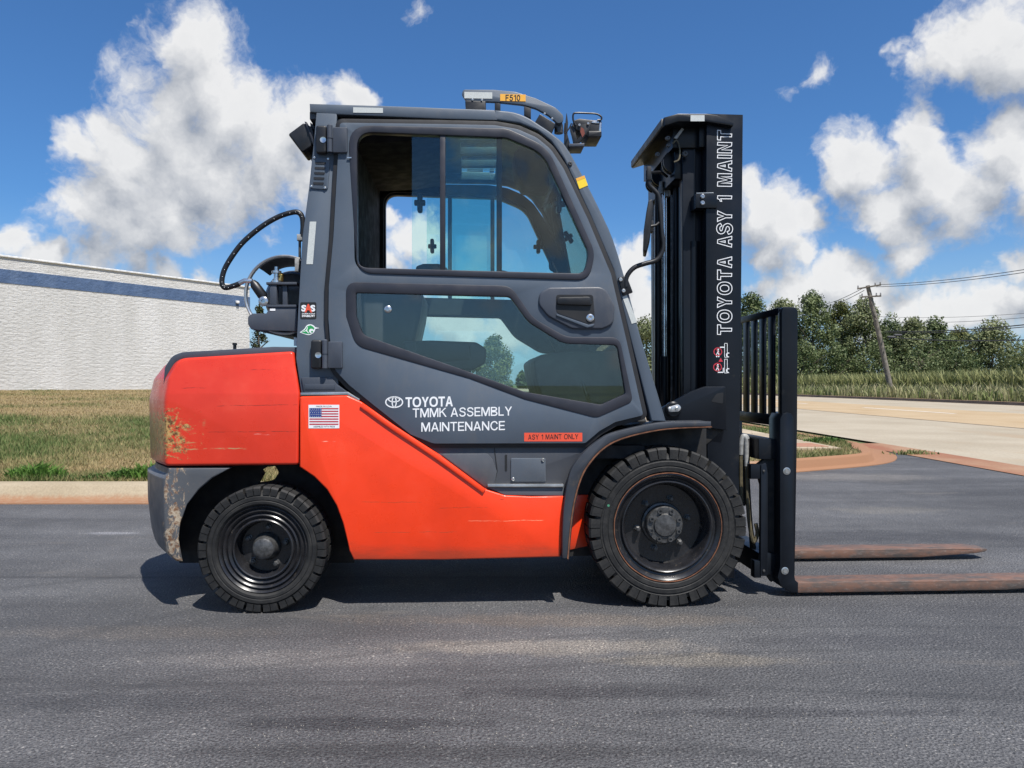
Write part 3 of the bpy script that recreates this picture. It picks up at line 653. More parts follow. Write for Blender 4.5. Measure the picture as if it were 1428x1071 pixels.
o = wire(Pz(1238, 470), 1428, 474, 39, 'lowest thick overhead cable with a splice case', 0.032)
for u, v in ((1243, 470), (1252, 467.5)):
    p = Pz(u, v); MB().tube([p-Vector((0.3, 0, 0)), p-Vector((.24, 0, 0)), p+Vector((.24, 0, 0)), p+Vector((0.3, 0, 0))], [0.03, 0.09, 0.09, 0.03], 8).build('splice_case', 'wire', o)
wire(Pz(1203, 402), 1148, 425, 84, 'overhead wire leaving the pole to the left, upper one', 0.022, 1.2)
wire(Pz(1205, 405), 1152, 428, 84, 'overhead wire leaving the pole to the left, lower one', 0.022, 1.2)

# ------------------------------------------------------------------ white building
bc = Vector((-16.2, 47.5, 0)); bdir = math.atan2(-11.7, -7.6)          # local +x runs from the far corner towards the camera side
bld = empty('warehouse', bc, bdir); tag(bld, 'long white rough-walled warehouse with blue band beyond the lawn', 'building')
MB().box(0, 40, -22, 0, -0.2, 6.90).build('wall', 'white_wall', bld)
MB().box(-0.02, 40.02, -22.02, 0.02, 5.69, 6.33).build('blue_band', 'blue_band', bld)
MB().box(-0.06, 40.06, -22.06, 0.07, 6.90, 6.99, bev=0.01).build('coping', 'coping', bld)
lp = MB().box(0.85, 1.05, 0.02, 0.16, 5.86, 6.02, bev=0.02).build('wall_lamp', 'coping', bld)

# weed clumps by the kerb
def weed(label, x, y, R, Hh, n, seed, hi=0.6):
    r = np.random.default_rng(seed); global RNG
    a = r.uniform(0, 6.28, n); q = np.sqrt(r.uniform(0, 1, n))*R
    P = np.stack([x+q*np.cos(a), y+q*np.sin(a)*0.6, lawn_z(x+q*np.cos(a), y+q*np.sin(a)*0.6)-0.005], 1)
    o = blades('weed_clump', P, r.uniform(0.4, 1, n)*Hh*(1.15-q/R*0.6), r.uniform(0.008, 0.022, n), np.clip(r.normal(hi, 0.25, n), 0, 1), 'weed_leaf', 1.2, True)
    tag(o, label, 'weed', 'weeds along the kerb')
def gx(u, v, z): Y = (HC-z)*FPX/(v-CY); return (u-CX)/FPX*Y, Y
for lab, u, v, R, Hh, n, sd, hi in (('bright green weed clump at the far left above the kerb', 42, 668, 0.26, 0.17, 700, 1, 0.7), ('bright green weed clump beside the rear of the counterweight', 203, 668, 0.16, 0.19, 500, 2, 0.9),
      ('dusty green weed patch left of the counterweight', 172, 668, 0.20, 0.12, 500, 3, 0.35), ('low weed tuft at the kerb in the middle of the lawn edge', 88, 669, 0.15, 0.07, 260, 4, 0.25), ('faint weed tuft at the kerb between two dry patches', 128, 669, 0.14, 0.08, 240, 6, 0.2)):
    X, Y = gx(u, v, 0.13); weed(lab, X, max(Y, 6.74+R*0.6), R, Hh, n, sd, hi)
X, Y = gx(1188, 634, 0.13); weed('green weeds at the kerb corner by the road', 4.55, 11.2, 0.30, 0.12, 600, 5, 0.2)
X, Y = gx(1272, 634, 0.0)
r = np.random.default_rng(9); P = np.stack([r.normal(X, 0.14, 220), r.normal(Y, 0.05, 220), np.zeros(220)], 1)
tag(blades('weed_tuft', P, r.uniform(0.02, 0.08, 220), r.uniform(0.008, 0.02, 220), r.uniform(0, 0.6, 220), 'roadside_leaf', 1.0, True), 'small dry tufts growing in the joint between asphalt and road', 'weed', kind='stuff')

# loose gravel on the asphalt
n = 1100; V = []; Fx = []
oct_ = np.array([(1, 0, 0), (-1, 0, 0), (0, 1, 0), (0, -1, 0), (0, 0, .7), (0, 0, -.7)]); of = np.array([(0, 2, 4), (2, 1, 4), (1, 3, 4), (3, 0, 4), (2, 0, 5), (1, 2, 5), (3, 1, 5), (0, 3, 5)])
for i in range(n):
    if i < 420: y = RNG.normal(2.17, 0.07); x = RNG.uniform(-0.75, 1.5)
    else: y = RNG.uniform(1.9, 6.0); x = RNG.uniform(-0.72, 0.72)*y
    s = RNG.uniform(0.0010, 0.0028)*(1.0 if i < 420 else 0.9)
    V.append(oct_*s*RNG.uniform(0.6, 1.3, (1, 3))+np.array([x, y, s*0.4])); Fx.append(of+6*i)
tag(np_mesh('gravel', np.concatenate(V), np.concatenate(Fx), 'pebble'), 'loose pale gravel scattered on the asphalt', 'gravel', kind='stuff')
# ------------------------------------------------------------------ truck materials
xn = T(231, 600, -.55)[0]; zc = T(300, 600, -.55)[1]
def m_orange(name, col, wear):
    m, N = new_mat(name); co = N.n('ShaderNodeTexCoord').outputs['Object']
    sep = N.n('ShaderNodeSeparateXYZ', {0: co}); X, Z = sep.outputs[0], sep.outputs[2]
    base = N.mix(N.rng(N.noise(co, 2.5, 5, 0.6).outputs[0], 0.3, 0.7), tuple(c*0.84 for c in col), tuple(min(1, c*1.04) for c in col))
    scr = N.noise(N.scl(co, (2.2, 1, 75)), 1.6, 6, 0.75).outputs[0]
    blot = N.noise(co, 7, 5, 0.7).outputs[0]
    rough = N.rng(N.noise(co, 9, 5, 0.7).outputs[0], 0.3, 0.7, 0.24, 0.42)
    # long fine horizontal scratches
    s1 = N.m('MULTIPLY', N.rng(scr, 0.655, 0.69), N.rng(blot, 0.50, 0.60))
    base = N.mix(N.m('MULTIPLY', s1, 0.75), base, (0.10, 0.02, 0.012))
    marks = [(300, 417, 565.5, .0016, (0.16, 0.02, 0.012)), (285, 417, 602.5, .0016, (0.18, 0.025, 0.015)), (233, 345, 626.5, .003, (0.42, 0.30, 0.14)), (250, 290, 541, .0016, (0.16, 0.02, 0.012)), (345, 378, 515.5, .0015, (0.2, 0.02, 0.012)), (352, 385, 606, .0022, (0.8, 0.5, 0.42)), (280, 288, 590, .02, (0.35, 0.24, 0.11)), (252, 268, 597, .012, (0.40, 0.27, 0.12)), (240, 275, 617, .004, (0.45, 0.3, 0.13))] if wear == 'hood' else \
            [(448, 470, 615.5, .002, (0.9, 0.45, 0.33)), (610, 700, 708, .0015, (0.35, 0.05, 0.02)), (520, 640, 742, .0016, (0.42, 0.07, 0.03)), (650, 760, 726, .0014, (0.9, 0.35, 0.2)), (500, 590, 700, .0013, (0.4, 0.06, 0.02)), (690, 705, 696, .002, (0.1, 0.02, 0.01))]
    sn = N.m('MULTIPLY_ADD', N.noise(N.scl(co, (6, 1, 6)), 1.0, 5, 0.7).outputs[0], 0.02, -0.01); sb = N.noise(N.scl(co, (9, 1, 60)), 2.0, 5, 0.75).outputs[0]
    for u0, u1, vv, th, cc in marks:
        xa_, zz_ = T(u0, vv, -.56); xb_, _ = T(u1, vv, -.56)
        f = N.m('MULTIPLY', N.m('MULTIPLY', N.rng(X, xa_, xa_+.02), N.rng(X, xb_-.02, xb_, 1.0, 0.0)), N.rng(N.m('ABSOLUTE', N.m('SUBTRACT', N.m('ADD', Z, sn), zz_)), th*.4, th*1.2, 1.0, 0.0))
        base = N.mix(N.m('MULTIPLY', f, N.rng(sb, 0.42, 0.56, 0.0, 0.85)), base, cc)
    dust = N.rng(N.noise(co, 5, 7, 0.72).outputs[0], 0.5, 0.8, 0.0, 0.10)
    base = N.mix(dust, base, (0.50, 0.20, 0.12))
    if wear == 'hood':
        # paint knocked off towards the lower rear corner
        fx = N.rng(X, xn-0.02, xn+0.26, 1.0, 0.0); fz = N.m('MULTIPLY', N.rng(Z, zc-0.17, zc-0.08), N.rng(Z, zc+0.02, zc+0.15, 1.0, 0.0))
        reg = N.m('MULTIPLY', fx, fz)
        ch = N.noise(N.scl(co, (1.0, 1.0, 1.5)), 17, 9, 0.85, 1.2).outputs[0]
        chip = N.rng(N.m('ADD', N.m('MULTIPLY', reg, 0.235), ch), 0.66, 0.70)
        base = N.mix(N.m('MULTIPLY', chip, N.rng(reg, 0.02, 0.12)), base, N.mix(N.rng(N.noise(co, 60, 5, 0.8).outputs[0], 0.4, 0.62), (0.52, 0.33, 0.12), (0.07, 0.035, 0.015)))
        # shading of the rounded rear, painted darker into the colour
        base = N.mix(N.m('MULTIPLY', N.rng(X, xn-0.005, xn-0.13), N.rng(Z, zc-0.2, zc+0.1, 0.6, 0.25)), base, (0.14, 0.045, 0.03))
    else:
        lowz = T(600, 782, -.56)[1]
        gz = N.m('ADD', Z, N.m('MULTIPLY_ADD', N.noise(N.scl(co, (3, 3, 14)), 2.2, 6, 0.7).outputs[0], 0.10, -0.05))
        base = N.mix(N.rng(gz, lowz, lowz+0.09, 0.55, 0.0), base, (0.13, 0.055, 0.03))
        s2 = N.rng(N.noise(N.scl(co, (5, 5, 50)), 1.1, 6, 0.75).outputs[0], 0.71, 0.76)
        base = N.mix(N.m('MULTIPLY', s2, 0.4), base, (0.8, 0.25, 0.15))
    orange_peel = N.noise(co, 220, 2).outputs[0]
    finish(N, N.n('ShaderNodeBsdfPrincipled', {'Base Color': base, 'Roughness': rough, 'Coat Weight': 0.15, 'Coat Roughness': 0.15, 'Specular IOR Level': 0.4,
           'Normal': bumpn(N, N.m('ADD', orange_peel, N.m('MULTIPLY', N.noise(co, 3.0, 3).outputs[0], 6.0)), 0.10, 0.002)}))
m_orange('orange_hood', (0.70, 0.043, 0.019), 'hood')
m_orange('orange_body', (0.90, 0.054, 0.012), 'body')
def m_grey(name, col, worn=False):
    m, N = new_mat(name); co = N.n('ShaderNodeTexCoord').outputs['Object']
    sep = N.n('ShaderNodeSeparateXYZ', {0: co}); X, Z = sep.outputs[0], sep.outputs[2]
    base = N.mix(N.rng(N.noise(co, 2.2, 5, 0.6).outputs[0], 0.3, 0.7), tuple(c*0.92 for c in col), tuple(c*1.08 for c in col))
    dust = N.rng(N.noise(N.scl(co, (1, 1, 0.5)), 6, 7, 0.72).outputs[0], 0.48, 0.75, 0.0, 0.32)
    base = N.mix(dust, base, (0.15, 0.142, 0.135))
    lowd = N.rng(N.m('MULTIPLY_ADD', N.noise(N.scl(co, (4, 4, 1)), 3, 6, 0.7).outputs[0], 0.25, Z), 0.62, 0.98, 0.30, 0.0)
    base = N.mix(lowd, base, (0.14, 0.13, 0.118))
    s1 = N.rng(N.noise(N.scl(co, (2, 1, 60)), 1.5, 6, 0.75).outputs[0], 0.73, 0.76, 0, 0.25)
    base = N.mix(s1, base, (0.2, 0.2, 0.2))
    if worn:
        cor = N.rng(N.m('ABSOLUTE', N.m('SUBTRACT', X, xn+0.03)), 0.0, 0.10, 1.0, 0.0)
        ch = N.noise(N.scl(co, (1.6, 1.6, 1)), 13, 8, 0.8, 0.8).outputs[0]
        chip = N.rng(N.m('ADD', N.m('MULTIPLY', cor, 0.16), ch), 0.63, 0.67)
        cc = N.mix(N.rng(N.noise(co, 38, 6, 0.8).outputs[0], 0.40, 0.6), (0.16, 0.075, 0.035), (0.42, 0.35, 0.26))
        base = N.mix(chip, base, cc)
        gr = N.rng(N.noise(co, 21, 7, 0.8).outputs[0], 0.50, 0.66, 0, 0.55)
        base = N.mix(N.m('MULTIPLY', gr, N.rng(X, xn-0.02, xn-0.12)), base, (0.13, 0.10, 0.08))
    finish(N, N.n('ShaderNodeBsdfPrincipled', {'Base Color': base, 'Roughness': N.rng(N.noise(co, 12, 4).outputs[0], 0.3, 0.7, 0.38, 0.55), 'Specular IOR Level': 0.4,
           'Normal': bumpn(N, N.m('ADD', N.noise(co, 260, 2).outputs[0], N.m('MULTIPLY', N.noise(co, 3, 3).outputs[0], 5.0)), 0.10, 0.002)}))
m_grey('grey_paint', (0.080, 0.102, 0.133)); m_grey('grey_worn', (0.066, 0.078, 0.096), True); m_grey('grey_dark', (0.052, 0.061, 0.080))
pmat('mast_black', (0.0055, 0.0075, 0.0115), 0.33, var=0.2, vscale=3, dirt=(0.02, 0.02, 0.02), dirt_amt=0.05, spec=0.3)
pmat('black_plastic', (0.0085, 0.009, 0.011), 0.45, var=0.2, vscale=8)
pmat('black_grime', (0.012, 0.012, 0.013), 0.75, var=0.4, vscale=6, dirt=(0.035, 0.028, 0.02), dirt_amt=0.5)
pmat('seal_rubber', (0.012, 0.012, 0.014), 0.6)
pmat('fender_grey', (0.030, 0.035, 0.045), 0.5, var=0.2, dirt=(0.07, 0.06, 0.05), dirt_amt=0.3)
pmat('frame_black', (0.022, 0.023, 0.032), 0.42)
def m_rubber():
    m, N = new_mat('tyre_rubber'); co = N.n('ShaderNodeTexCoord').outputs['Object']
    d = N.rng(N.noise(co, 14, 7, 0.7).outputs[0], 0.35, 0.7)
    base = N.mix(d, (0.010, 0.0103, 0.0108), (0.030, 0.029, 0.0275))
    base = N.mix(N.rng(N.noise(co, 90, 5, 0.8).outputs[0], 0.6, 0.75, 0, 0.4), base, (0.065, 0.06, 0.055))
    finish(N, N.n('ShaderNodeBsdfPrincipled', {'Base Color': base, 'Roughness': 0.68, 'Specular IOR Level': 0.35, 'Normal': bumpn(N, N.noise(co, 120, 4, 0.7).outputs[0], 0.35, 0.003)}))
m_rubber()
pmat('rim_black', (0.016, 0.016, 0.018), 0.28, var=0.3, vscale=14, dirt=(0.09, 0.075, 0.06), dirt_amt=0.12)
pmat('hub_steel', (0.085, 0.085, 0.085), 0.42, 0.5, var=0.4, vscale=40, dirt=(0.02, 0.018, 0.015), dirt_amt=0.4)
pmat('rust', (0.15, 0.062, 0.032), 0.85, var=0.4, vscale=30)
def m_fork():
    m, N = new_mat('fork_steel'); co = N.n('ShaderNodeTexCoord').outputs['Object']
    nz = N.noise(N.scl(co, (1.6, 4, 4)), 4.5, 8, 0.75).outputs[0]; n2 = N.noise(N.scl(co, (3.0, 9, 9)), 9, 7, 0.8).outputs[0]
    base = N.mix(N.rng(nz, 0.36, 0.62), (0.085, 0.072, 0.064), (0.185, 0.098, 0.066))
    base = N.mix(N.rng(n2, 0.52, 0.68, 0, 0.65), base, (0.26, 0.215, 0.19))
    finish(N, N.n('ShaderNodeBsdfPrincipled', {'Base Color': base, 'Roughness': 0.6, 'Metallic': 0.15, 'Normal': bumpn(N, n2, 0.3, 0.003)}))
m_fork()
pmat('zinc', (0.6, 0.6, 0.58), 0.3, 0.9, var=0.15)
pmat('brass', (0.6, 0.4, 0.13), 0.35, 0.9)
pmat('chrome', (0.62, 0.63, 0.64), 0.22, 0.9, var=0.25, vscale=20)
pmat('tank_grey', (0.10, 0.105, 0.11), 0.45, 0.2, var=0.2)
pmat('aluminium', (0.55, 0.55, 0.54), 0.35, 0.85, var=0.2, vscale=12)
pmat('reflector', (0.52, 0.54, 0.52), 0.35, var=0.1, vscale=250)
pmat('print_white', (0.78, 0.79, 0.80), 0.5, var=0.04); pmat('print_black', (0.012, 0.012, 0.013), 0.5)
pmat('print_red', (0.50, 0.03, 0.05), 0.5); pmat('sticker_red', (0.74, 0.085, 0.04), 0.45, var=0.04); pmat('print_blue', (0.02, 0.045, 0.22), 0.5)
pmat('print_yellow', (0.86, 0.60, 0.03), 0.45, var=0.05); pmat('plate_amber', (0.80, 0.40, 0.05), 0.45, var=0.04); pmat('print_green', (0.02, 0.30, 0.085), 0.5)
pmat('beige_plate', (0.17, 0.155, 0.135), 0.6, var=0.2)
pmat('hose_grey', (0.28, 0.28, 0.27), 0.5, var=0.3, vscale=40)
pmat('tarnish', (0.10, 0.085, 0.05), 0.6, var=0.4, vscale=40)
pmat('seat_vinyl', (0.05, 0.052, 0.056), 0.5, bump=0.2); pmat('cab_dark', (0.014, 0.014, 0.015), 0.8); pmat('dash_plastic', (0.12, 0.122, 0.125), 0.6)
pmat('green_dot', (0.06, 0.25, 0.14), 0.6); pmat('lamp_red', (0.16, 0.03, 0.015), 0.5)
glass_mat('glass_teal', (0.85, 0.96, 0.945)); glass_mat('glass_lower', (0.87, 0.955, 0.95), 1.5); glass_mat('lens', (0.85, 0.88, 0.9), 1.6)

# ------------------------------------------------------------------ the truck
truck = empty('forklift', (LT*LO).to_tuple(), YAW)
tag(truck, 'orange and grey forklift truck with closed cab parked on the asphalt', 'forklift')
R_ = truck
# counterweight and hood -------------------------------------------------
XREF = T(330, 600, -.55)[0]; XC = T(217, 600, 0.0)[0]; WS = .555
def xrear(w, xnn): return XC+(xnn-XC)*min(1.0, abs(w)/WS)**1.6
def mk_deform(unear, crease=None, lean=0.0, topz=None, xo=0.0):
    xnn = T(unear, 600, -.55)[0]
    def f(x, y, z):
        if x < XREF: x = XREF-(XREF-x)*(XREF-xrear(y, xnn)-xo*(1-min(1.0, abs(y)/WS)**3))/(XREF-xnn)
        if crease is not None and z > crease:
            t = (z-crease)/(topz-crease); y = y*(1-lean*t)
        return (x, y, z)
    return f
wcuts = [(1, w) for w in (-.52, -.48, -.43, -.36, -.27, -.15, 0, .15, .27, .36, .43, .48, .52)]
arch_rear = [(322, 652), (296.5, 667), (278.6, 682.6), (263, 703), (253, 729.6), (250.6, 752), (256, 783)]
crz = T(300, 551, -.555)[1]
hood = prism('counterweight_cover', rp([(231, 650, 6), (230, 560), (234, 528, 20), (247, 499.5, 22), (407, 489.5, 6), (417.5, 550), (416, 648.5, 5)]), -.555, .555, 'orange_hood', R_,
      bev=.012, seg=4, cuts=wcuts+[(2, crz), (2, crz+.012)], deform=mk_deform(231, crz, .045, T(300, 490, -.555)[1]))
prism('counterweight', rp([(236, 652.5), (322, 652.5)]+arch_rear[1:]+[(247, 783.5, 10), (236, 772, 10), (232.5, 752, 14), (229.5, 714), (229, 667, 3), (236, 661, 3)]), -.550, .550, 'grey_worn', R_,
      bev=.012, seg=3, cuts=wcuts, deform=mk_deform(231))
prism('hood_top', rp([(232, 537), (234, 512, 14), (244, 496, 18), (258, 491), (381, 483.5), (413, 484), (413, 493), (258, 501), (247, 507, 12), (238, 537)]), -.50, .50, 'grey_dark', R_, wt=-.50, bev=.004, cuts=wcuts[2:-2], deform=mk_deform(229, xo=.10))
prism('hood_stub', rp([(324, 478), (328, 478), (328, 481), (327, 481), (327, 490), (325, 490), (325, 481), (324, 481)]), -.30, -.27, 'black_plastic', R_, wt=-.3, bev=0)
# wheel-arch back plate with the gap that lets the lawn show through
prism('arch_plate', [(250, 785), (250, 700), (275, 670), (310, 648), (430, 648), (470, 690), (494, 785)], -.30, -.285, 'black_grime', R_, wt=-.30, bev=0,
      holes=[[(362, 672.5), (369, 660), (366, 655), (373, 651), (384, 650), (389, 659), (383, 668), (376, 671)]])
prism('rear_axle', rect(335, 735, 395, 790), -.46, .46, 'black_grime', R_, wt=-.4, bev=.006)
prism('chassis', [(470, 600), (985, 600), (985, 770), (790, 775), (494, 776)], -.40, .40, 'black_grime', R_, wt=-.40, bev=.01)
# orange body side --------------------------------------------------------
archb = [(417.5, 651), (437.7, 664.7), (455.6, 682.6), (469, 705), (478, 729.6), (483.6, 752), (487, 768), (493, 781)]
side_poly = rp([(418, 553, 3), (484, 551.5, 8), (503, 560), (548, 592), (612, 634), (676, 682, 12), (704, 691, 14), (741, 692.5), (786, 692), (787, 735), (782, 777, 3), (620, 781)]+archb[::-1][0:1]+archb[::-1][1:])
body = prism('side_panel', side_poly, -.570, -.44, 'orange_body', R_, bev=.010, seg=3)
mirror(body)
lip = cr([(505, 562.5), (548, 593.5), (612, 636), (677, 683)], 4)
lip2 = [(u-3.2, v+4.8) for u, v in lip[::-1]]
mirror(prism('side_lip', lip+lip2, -.578, -.56, 'orange_body', body, bev=.003, wt=-.575), parent=R_)
# step zone ------------------------------------------------------------
step = prism('step_panel', [(548, 590), (600, 612), (860, 612), (830, 626), (806, 652), (790, 690), (700, 694), (670, 682)], -.545, -.40, 'grey_dark', R_, bev=.004)
mirror(step)
prism('step_recess', rp([(612, 633, 3), (680, 632.5, 6), (687, 641, 6), (693, 657), (689, 679), (676, 679)]), -.550, -.54, 'grey_dark', step, bev=.004)
prism('step_edge', rect(680, 675.5, 786, 679.5), -.572, -.50, 'aluminium', step, bev=.002)
prism('step_riser', [(681, 680), (786, 680), (785, 691.5), (704, 690.5)], -.562, -.50, 'grey_paint', step, bev=.002)
prism('inspection_cover', rp(rect(712.5, 639, 761, 672), 2), -.551, -.54, 'grey_paint', step, bev=.002)
prism('slot', rp(rect(704, 634, 707.2, 657), 1.5), -.5465, -.54, 'print_black', step, bev=0)
for u, v in ((757, 641), (715.5, 668)): screw('screw', u, v, -.551, .0075, 'zinc', step)
prism('panel_seam', [(688.2, 620), (689.4, 620), (694, 657), (689.2, 676), (688.2, 676), (692.8, 657)], -.5468, -.54, 'print_black', step, bev=0)
# door -------------------------------------------------------------------
door_poly = rp([(474, 171, 5), (620, 173), (690, 174.5, 40), (722, 180, 40), (749, 192, 40), (768, 208, 40), (786, 235, 40), (820, 306), (852, 382), (873, 472), (897, 579, 4), (858, 588.5, 10), (836, 601, 10), (816, 618, 8),
   (604, 618.5, 26), (573, 606), (520, 564), (487, 537), (467, 516, 18), (460.5, 476), (458, 445), (458.5, 400), (465, 330), (470, 240)])
up_out = rp([(484.5, 174, 30), (708, 179, 40), (764, 205, 60), (830, 352, 40), (822, 391, 24), (498, 381, 26)], n=7)
up_in = rp([(497.5, 183.5, 22), (706, 191.5, 36), (757, 213, 50), (821, 352, 30), (815, 381.5, 14), (498, 373, 16)], n=7)
lo_out = rp([(482, 393, 16), (712, 398.5, 24), (744, 444, 50), (790, 470, 40), (864, 470, 16), (883, 560, 10), (832, 583, 20), (732, 557), (655, 528), (496, 482.5, 26), (482.5, 440)], n=6)
lo_in = rp([(496, 408, 3), (711, 413.5, 10), (737, 449, 50), (786, 479, 40), (861, 481, 8), (872.5, 549, 4), (838, 564.5, 10), (732, 546.5), (655, 519), (506, 467, 16), (496.5, 440)], n=6)
door = prism('door', door_poly, -.566, -.535, 'grey_paint', R_, holes=[grow(up_in, 4), grow(lo_in, 4)], bev=.004)
uf = prism('window_frame', up_out, -.571, -.53, 'frame_black', door, holes=[up_in], bev=.003)
lf = prism('window_frame', lo_out, -.569, -.53, 'frame_black', door, holes=[lo_in], bev=.003)
trim = prism('door_trim', door_poly, -.532, -.50, 'cab_dark', door, holes=[grow(up_in, 3), grow(lo_in, 3)], bev=0, wt=-.566)
lg = prism('lower_pane', grow(lo_in, 3), -.556, -.551, 'glass_lower', door, bev=0)
def clip_x(poly, u0, u1):
    for side, lim in ((1, u0), (-1, u1)):
        out = []
        for i in range(len(poly)):
            a, b = poly[i-1], poly[i]; ia = side*(a[0]-lim) >= 0; ib = side*(b[0]-lim) >= 0
            if ia != ib: t = (lim-a[0])/(b[0]-a[0]); out.append((lim, a[1]+(b[1]-a[1])*t))
            if ib: out.append(b)
        poly = out
    return poly
gw = grow(up_in, 3)
g1 = prism('sliding_pane', rp(clip_x(gw, 574.5, 699), 0), -.5495, -.5455, 'glass_teal', door, bev=0)
g2 = prism('fixed_pane', clip_x(gw, 618, 840), -.5575, -.5535, 'glass_teal', door, bev=0)
mu1 = prism('mullion', [(613.5, 186), (621, 186), (621, 379), (613.5, 379)], -.566, -.543, 'frame_black', door, bev=.002)
mu2 = prism('mullion', [(692.5, 190), (700, 190), (700, 380), (692.5, 380)], -.5525, -.54, 'frame_black', door, bev=.002)
far_door = mirror(door, kids=[uf, lf, trim, lg, g1, g2, mu1, mu2])
for (u0, v0, u1, v1), nm in (((579, 270, 592, 296), 'latch_knob'), ((772, 272, 787, 297), 'latch_knob')):
    mb = MB(); x0, z1 = T(u0, v0, -.53); x1, z0 = T(u1, v1, -.53); xm = (x0+x1)/2; zm = (z0+z1)/2
    mb.box(xm-.011, xm+.011, -.545, -.50, z0, z1, bev=.008); mb.box(x0-.004, x1+.004, -.542, -.52, zm-.012, zm+.012, bev=.005)
    k_ = mb.build(nm, 'black_plastic', door); kc = k_.copy(); link(kc, far_door)
prism('hinge_pin_left', rp([(484, 219), (490, 219), (490, 220.5), (484, 220.5)]), -.574, -.57, 'zinc', door, bev=0).name = 'frame_clip'
# rubber seal behind the door gap
mirror(prism('door_seal', grow(door_poly, 6.0), -.556, -.52, 'seal_rubber', R_, holes=[grow(up_in, 5), grow(lo_in, 5)], bev=.003, wt=-.56))
# handle
plate = prism('handle_plate', rp([(752, 408, 14), (766, 400.5, 12), (843, 399.5, 18), (857.5, 425, 18), (856, 452, 14), (840, 459, 10), (798, 459, 20), (764, 441, 24), (751, 425, 14)], n=6), -.578, -.56, 'grey_dark', door, bev=.008, seg=3)
prism('handle_recess', rp([(775.5, 411, 4), (827, 411, 5), (830, 450.5, 4), (822, 452, 5), (776, 436, 6)]), -.5795, -.57, 'print_black', plate, bev=0)
prism('handle_grip', rp([(777, 414.5, 5), (824, 413.5, 5), (826, 426, 3), (777, 424.5, 4)]), -.592, -.572, 'black_plastic', plate, bev=.004)
prism('handle_rim', rp([(776, 437.5), (821, 453), (829.5, 451, 2), (827, 455, 3), (819, 457, 3), (776, 440)]), -.584, -.574, 'grey_paint', plate, bev=.002)
x_, z_ = T(823, 443.5, -.58)
MB().lathe([(0, .017), (-.004, .017), (-.006, .012), (-.006, .009), (-.004, .004), (-.004, .0001)], (x_, -.579, z_), 16).build('key_lock', 'chrome', plate)
screw('window_bolt', 541, 431.5, -.557, .016, 'chrome', door, .008)
# door lettering
letters('lettering', 'TOYOTA', (565.5, 554, 631.5, 568), -.5667, 'print_white', door, t=.19, shear_z=.004, gap=.06)
letters('lettering', 'TMMK ASSEMBLY', (575.5, 569.5, 714, 582.3), -.5667, 'print_white', door, t=.135, shear_z=.008, gap=.11)
letters('lettering', 'MAINTENANCE', (587.5, 589, 704, 602), -.5667, 'print_white', door, t=.135, shear_z=.006, gap=.11)
em = []
for (u, v, ru, rv, th) in ((549.7, 560.8, 12.6, 8.2, 1.7), (549.7, 557.2, 8.4, 3.9, 1.5), (549.7, 560.8, 3.6, 7.6, 1.5)):
    em += [([(u+a*math.cos(t), v+b*math.sin(t)) for a, b, t in ((ru-th, rv-th, t0), (ru, rv, t0), (ru, rv, t1), (ru-th, rv-th, t1))], 0, .0007) for t0, t1 in ((2*math.pi*i/28, 2*math.pi*(i+1)/28) for i in range(28))]
flat('emblem', em, ['print_white'], door, -.5662)
st = flat('door_sticker', [(rect(731, 603.5, 812, 615.5), 0, .0006)], ['sticker_red'], door, -.5663)
letters('lettering', 'ASY 1 MAINT ONLY', (736.5, 605.8, 806.5, 613), -.5675, 'print_black', st, t=.14, shear_z=.002, space=.5)
# overhead guard, pillars, roof -----------------------------------------
pill = prism('rear_pillar', rp([(441, 156.5), (470, 157), (467, 240), (461.5, 330), (456, 400), (455.5, 452), (459, 478, 10), (472, 528), (472, 549), (420, 549), (412.5, 500, 10), (415, 440), (421.5, 330), (431, 258), (437, 200)]), -.545, -.42, 'grey_paint', R_, bev=.006)
pf = mirror(pill)
prism('sill_bracket', rp([(420, 526.5), (463, 526, 4), (470, 536, 6), (486, 547.5), (424, 548)]), -.556, -.53, 'grey_dark', pill, bev=.004)
prism('sill_bracket', rect(425, 535.5, 467, 543.5), -.5585, -.55, 'grey_dark', pill, bev=.002)
prism('sill_trim', rp([(419, 547.5), (485, 546.5), (502, 557, 3), (500, 559.5), (484, 551), (419, 551.5)]), -.565, -.53, 'aluminium', pill, bev=.002)
sealline = [(620, 166.4), (693, 168), (722, 172), (747.5, 182), (765.7, 196.4), (784, 222), (820, 299), (853, 376), (875, 465), (903, 578)]
apil = prism('front_pillar', cr([(690, 153), (716.5, 156), (736.5, 163.7), (752, 173.5), (774, 189), (795, 212.5), (840.3, 300), (862, 355), (893, 468)], 3)+[(929, 588), (908, 588)]+[(u+2, v) for u, v in sealline[::-1][1:]]+[(690, 160)], -.545, -.45, 'grey_paint', R_, bev=.008, seg=3)
mirror(apil)
rail = prism('roof_rail', cr([(431.5, 144.2), (560, 148), (620, 150.5), (690, 153)], 3)+[(694, 167.5), (620, 166), (470, 159.5), (432, 156)], -.546, -.44, 'grey_paint', R_, bev=.006)
mirror(rail)
prism('roof_lip', rect(431.8, 156.3, 441, 166), -.53, .53, 'grey_dark', R_, wt=-.53, bev=.002)
roof = prism('roof', rect(433, 147, 640, 158), -.44, .44, 'grey_paint', R_, wt=-.54, bev=.004)
prism('roof_header', [(700, 155), (716, 157.5), (737, 166), (757, 179), (776, 196), (790, 215), (783, 219), (768, 202), (749, 187), (730, 177), (700, 170)], -.45, .45, 'grey_dark', R_, wt=-.54, bev=.003)
prism('roof_window', rect(640, 151, 702, 152.5), -.44, .44, 'glass_teal', roof, wt=-.54, bev=0)
for w in (-.22, 0.0, .22): prism('roof_bar', rect(640, 153.5, 702, 165), w-.018, w+.018, 'grey_dark', roof, wt=-.54, bev=.003)
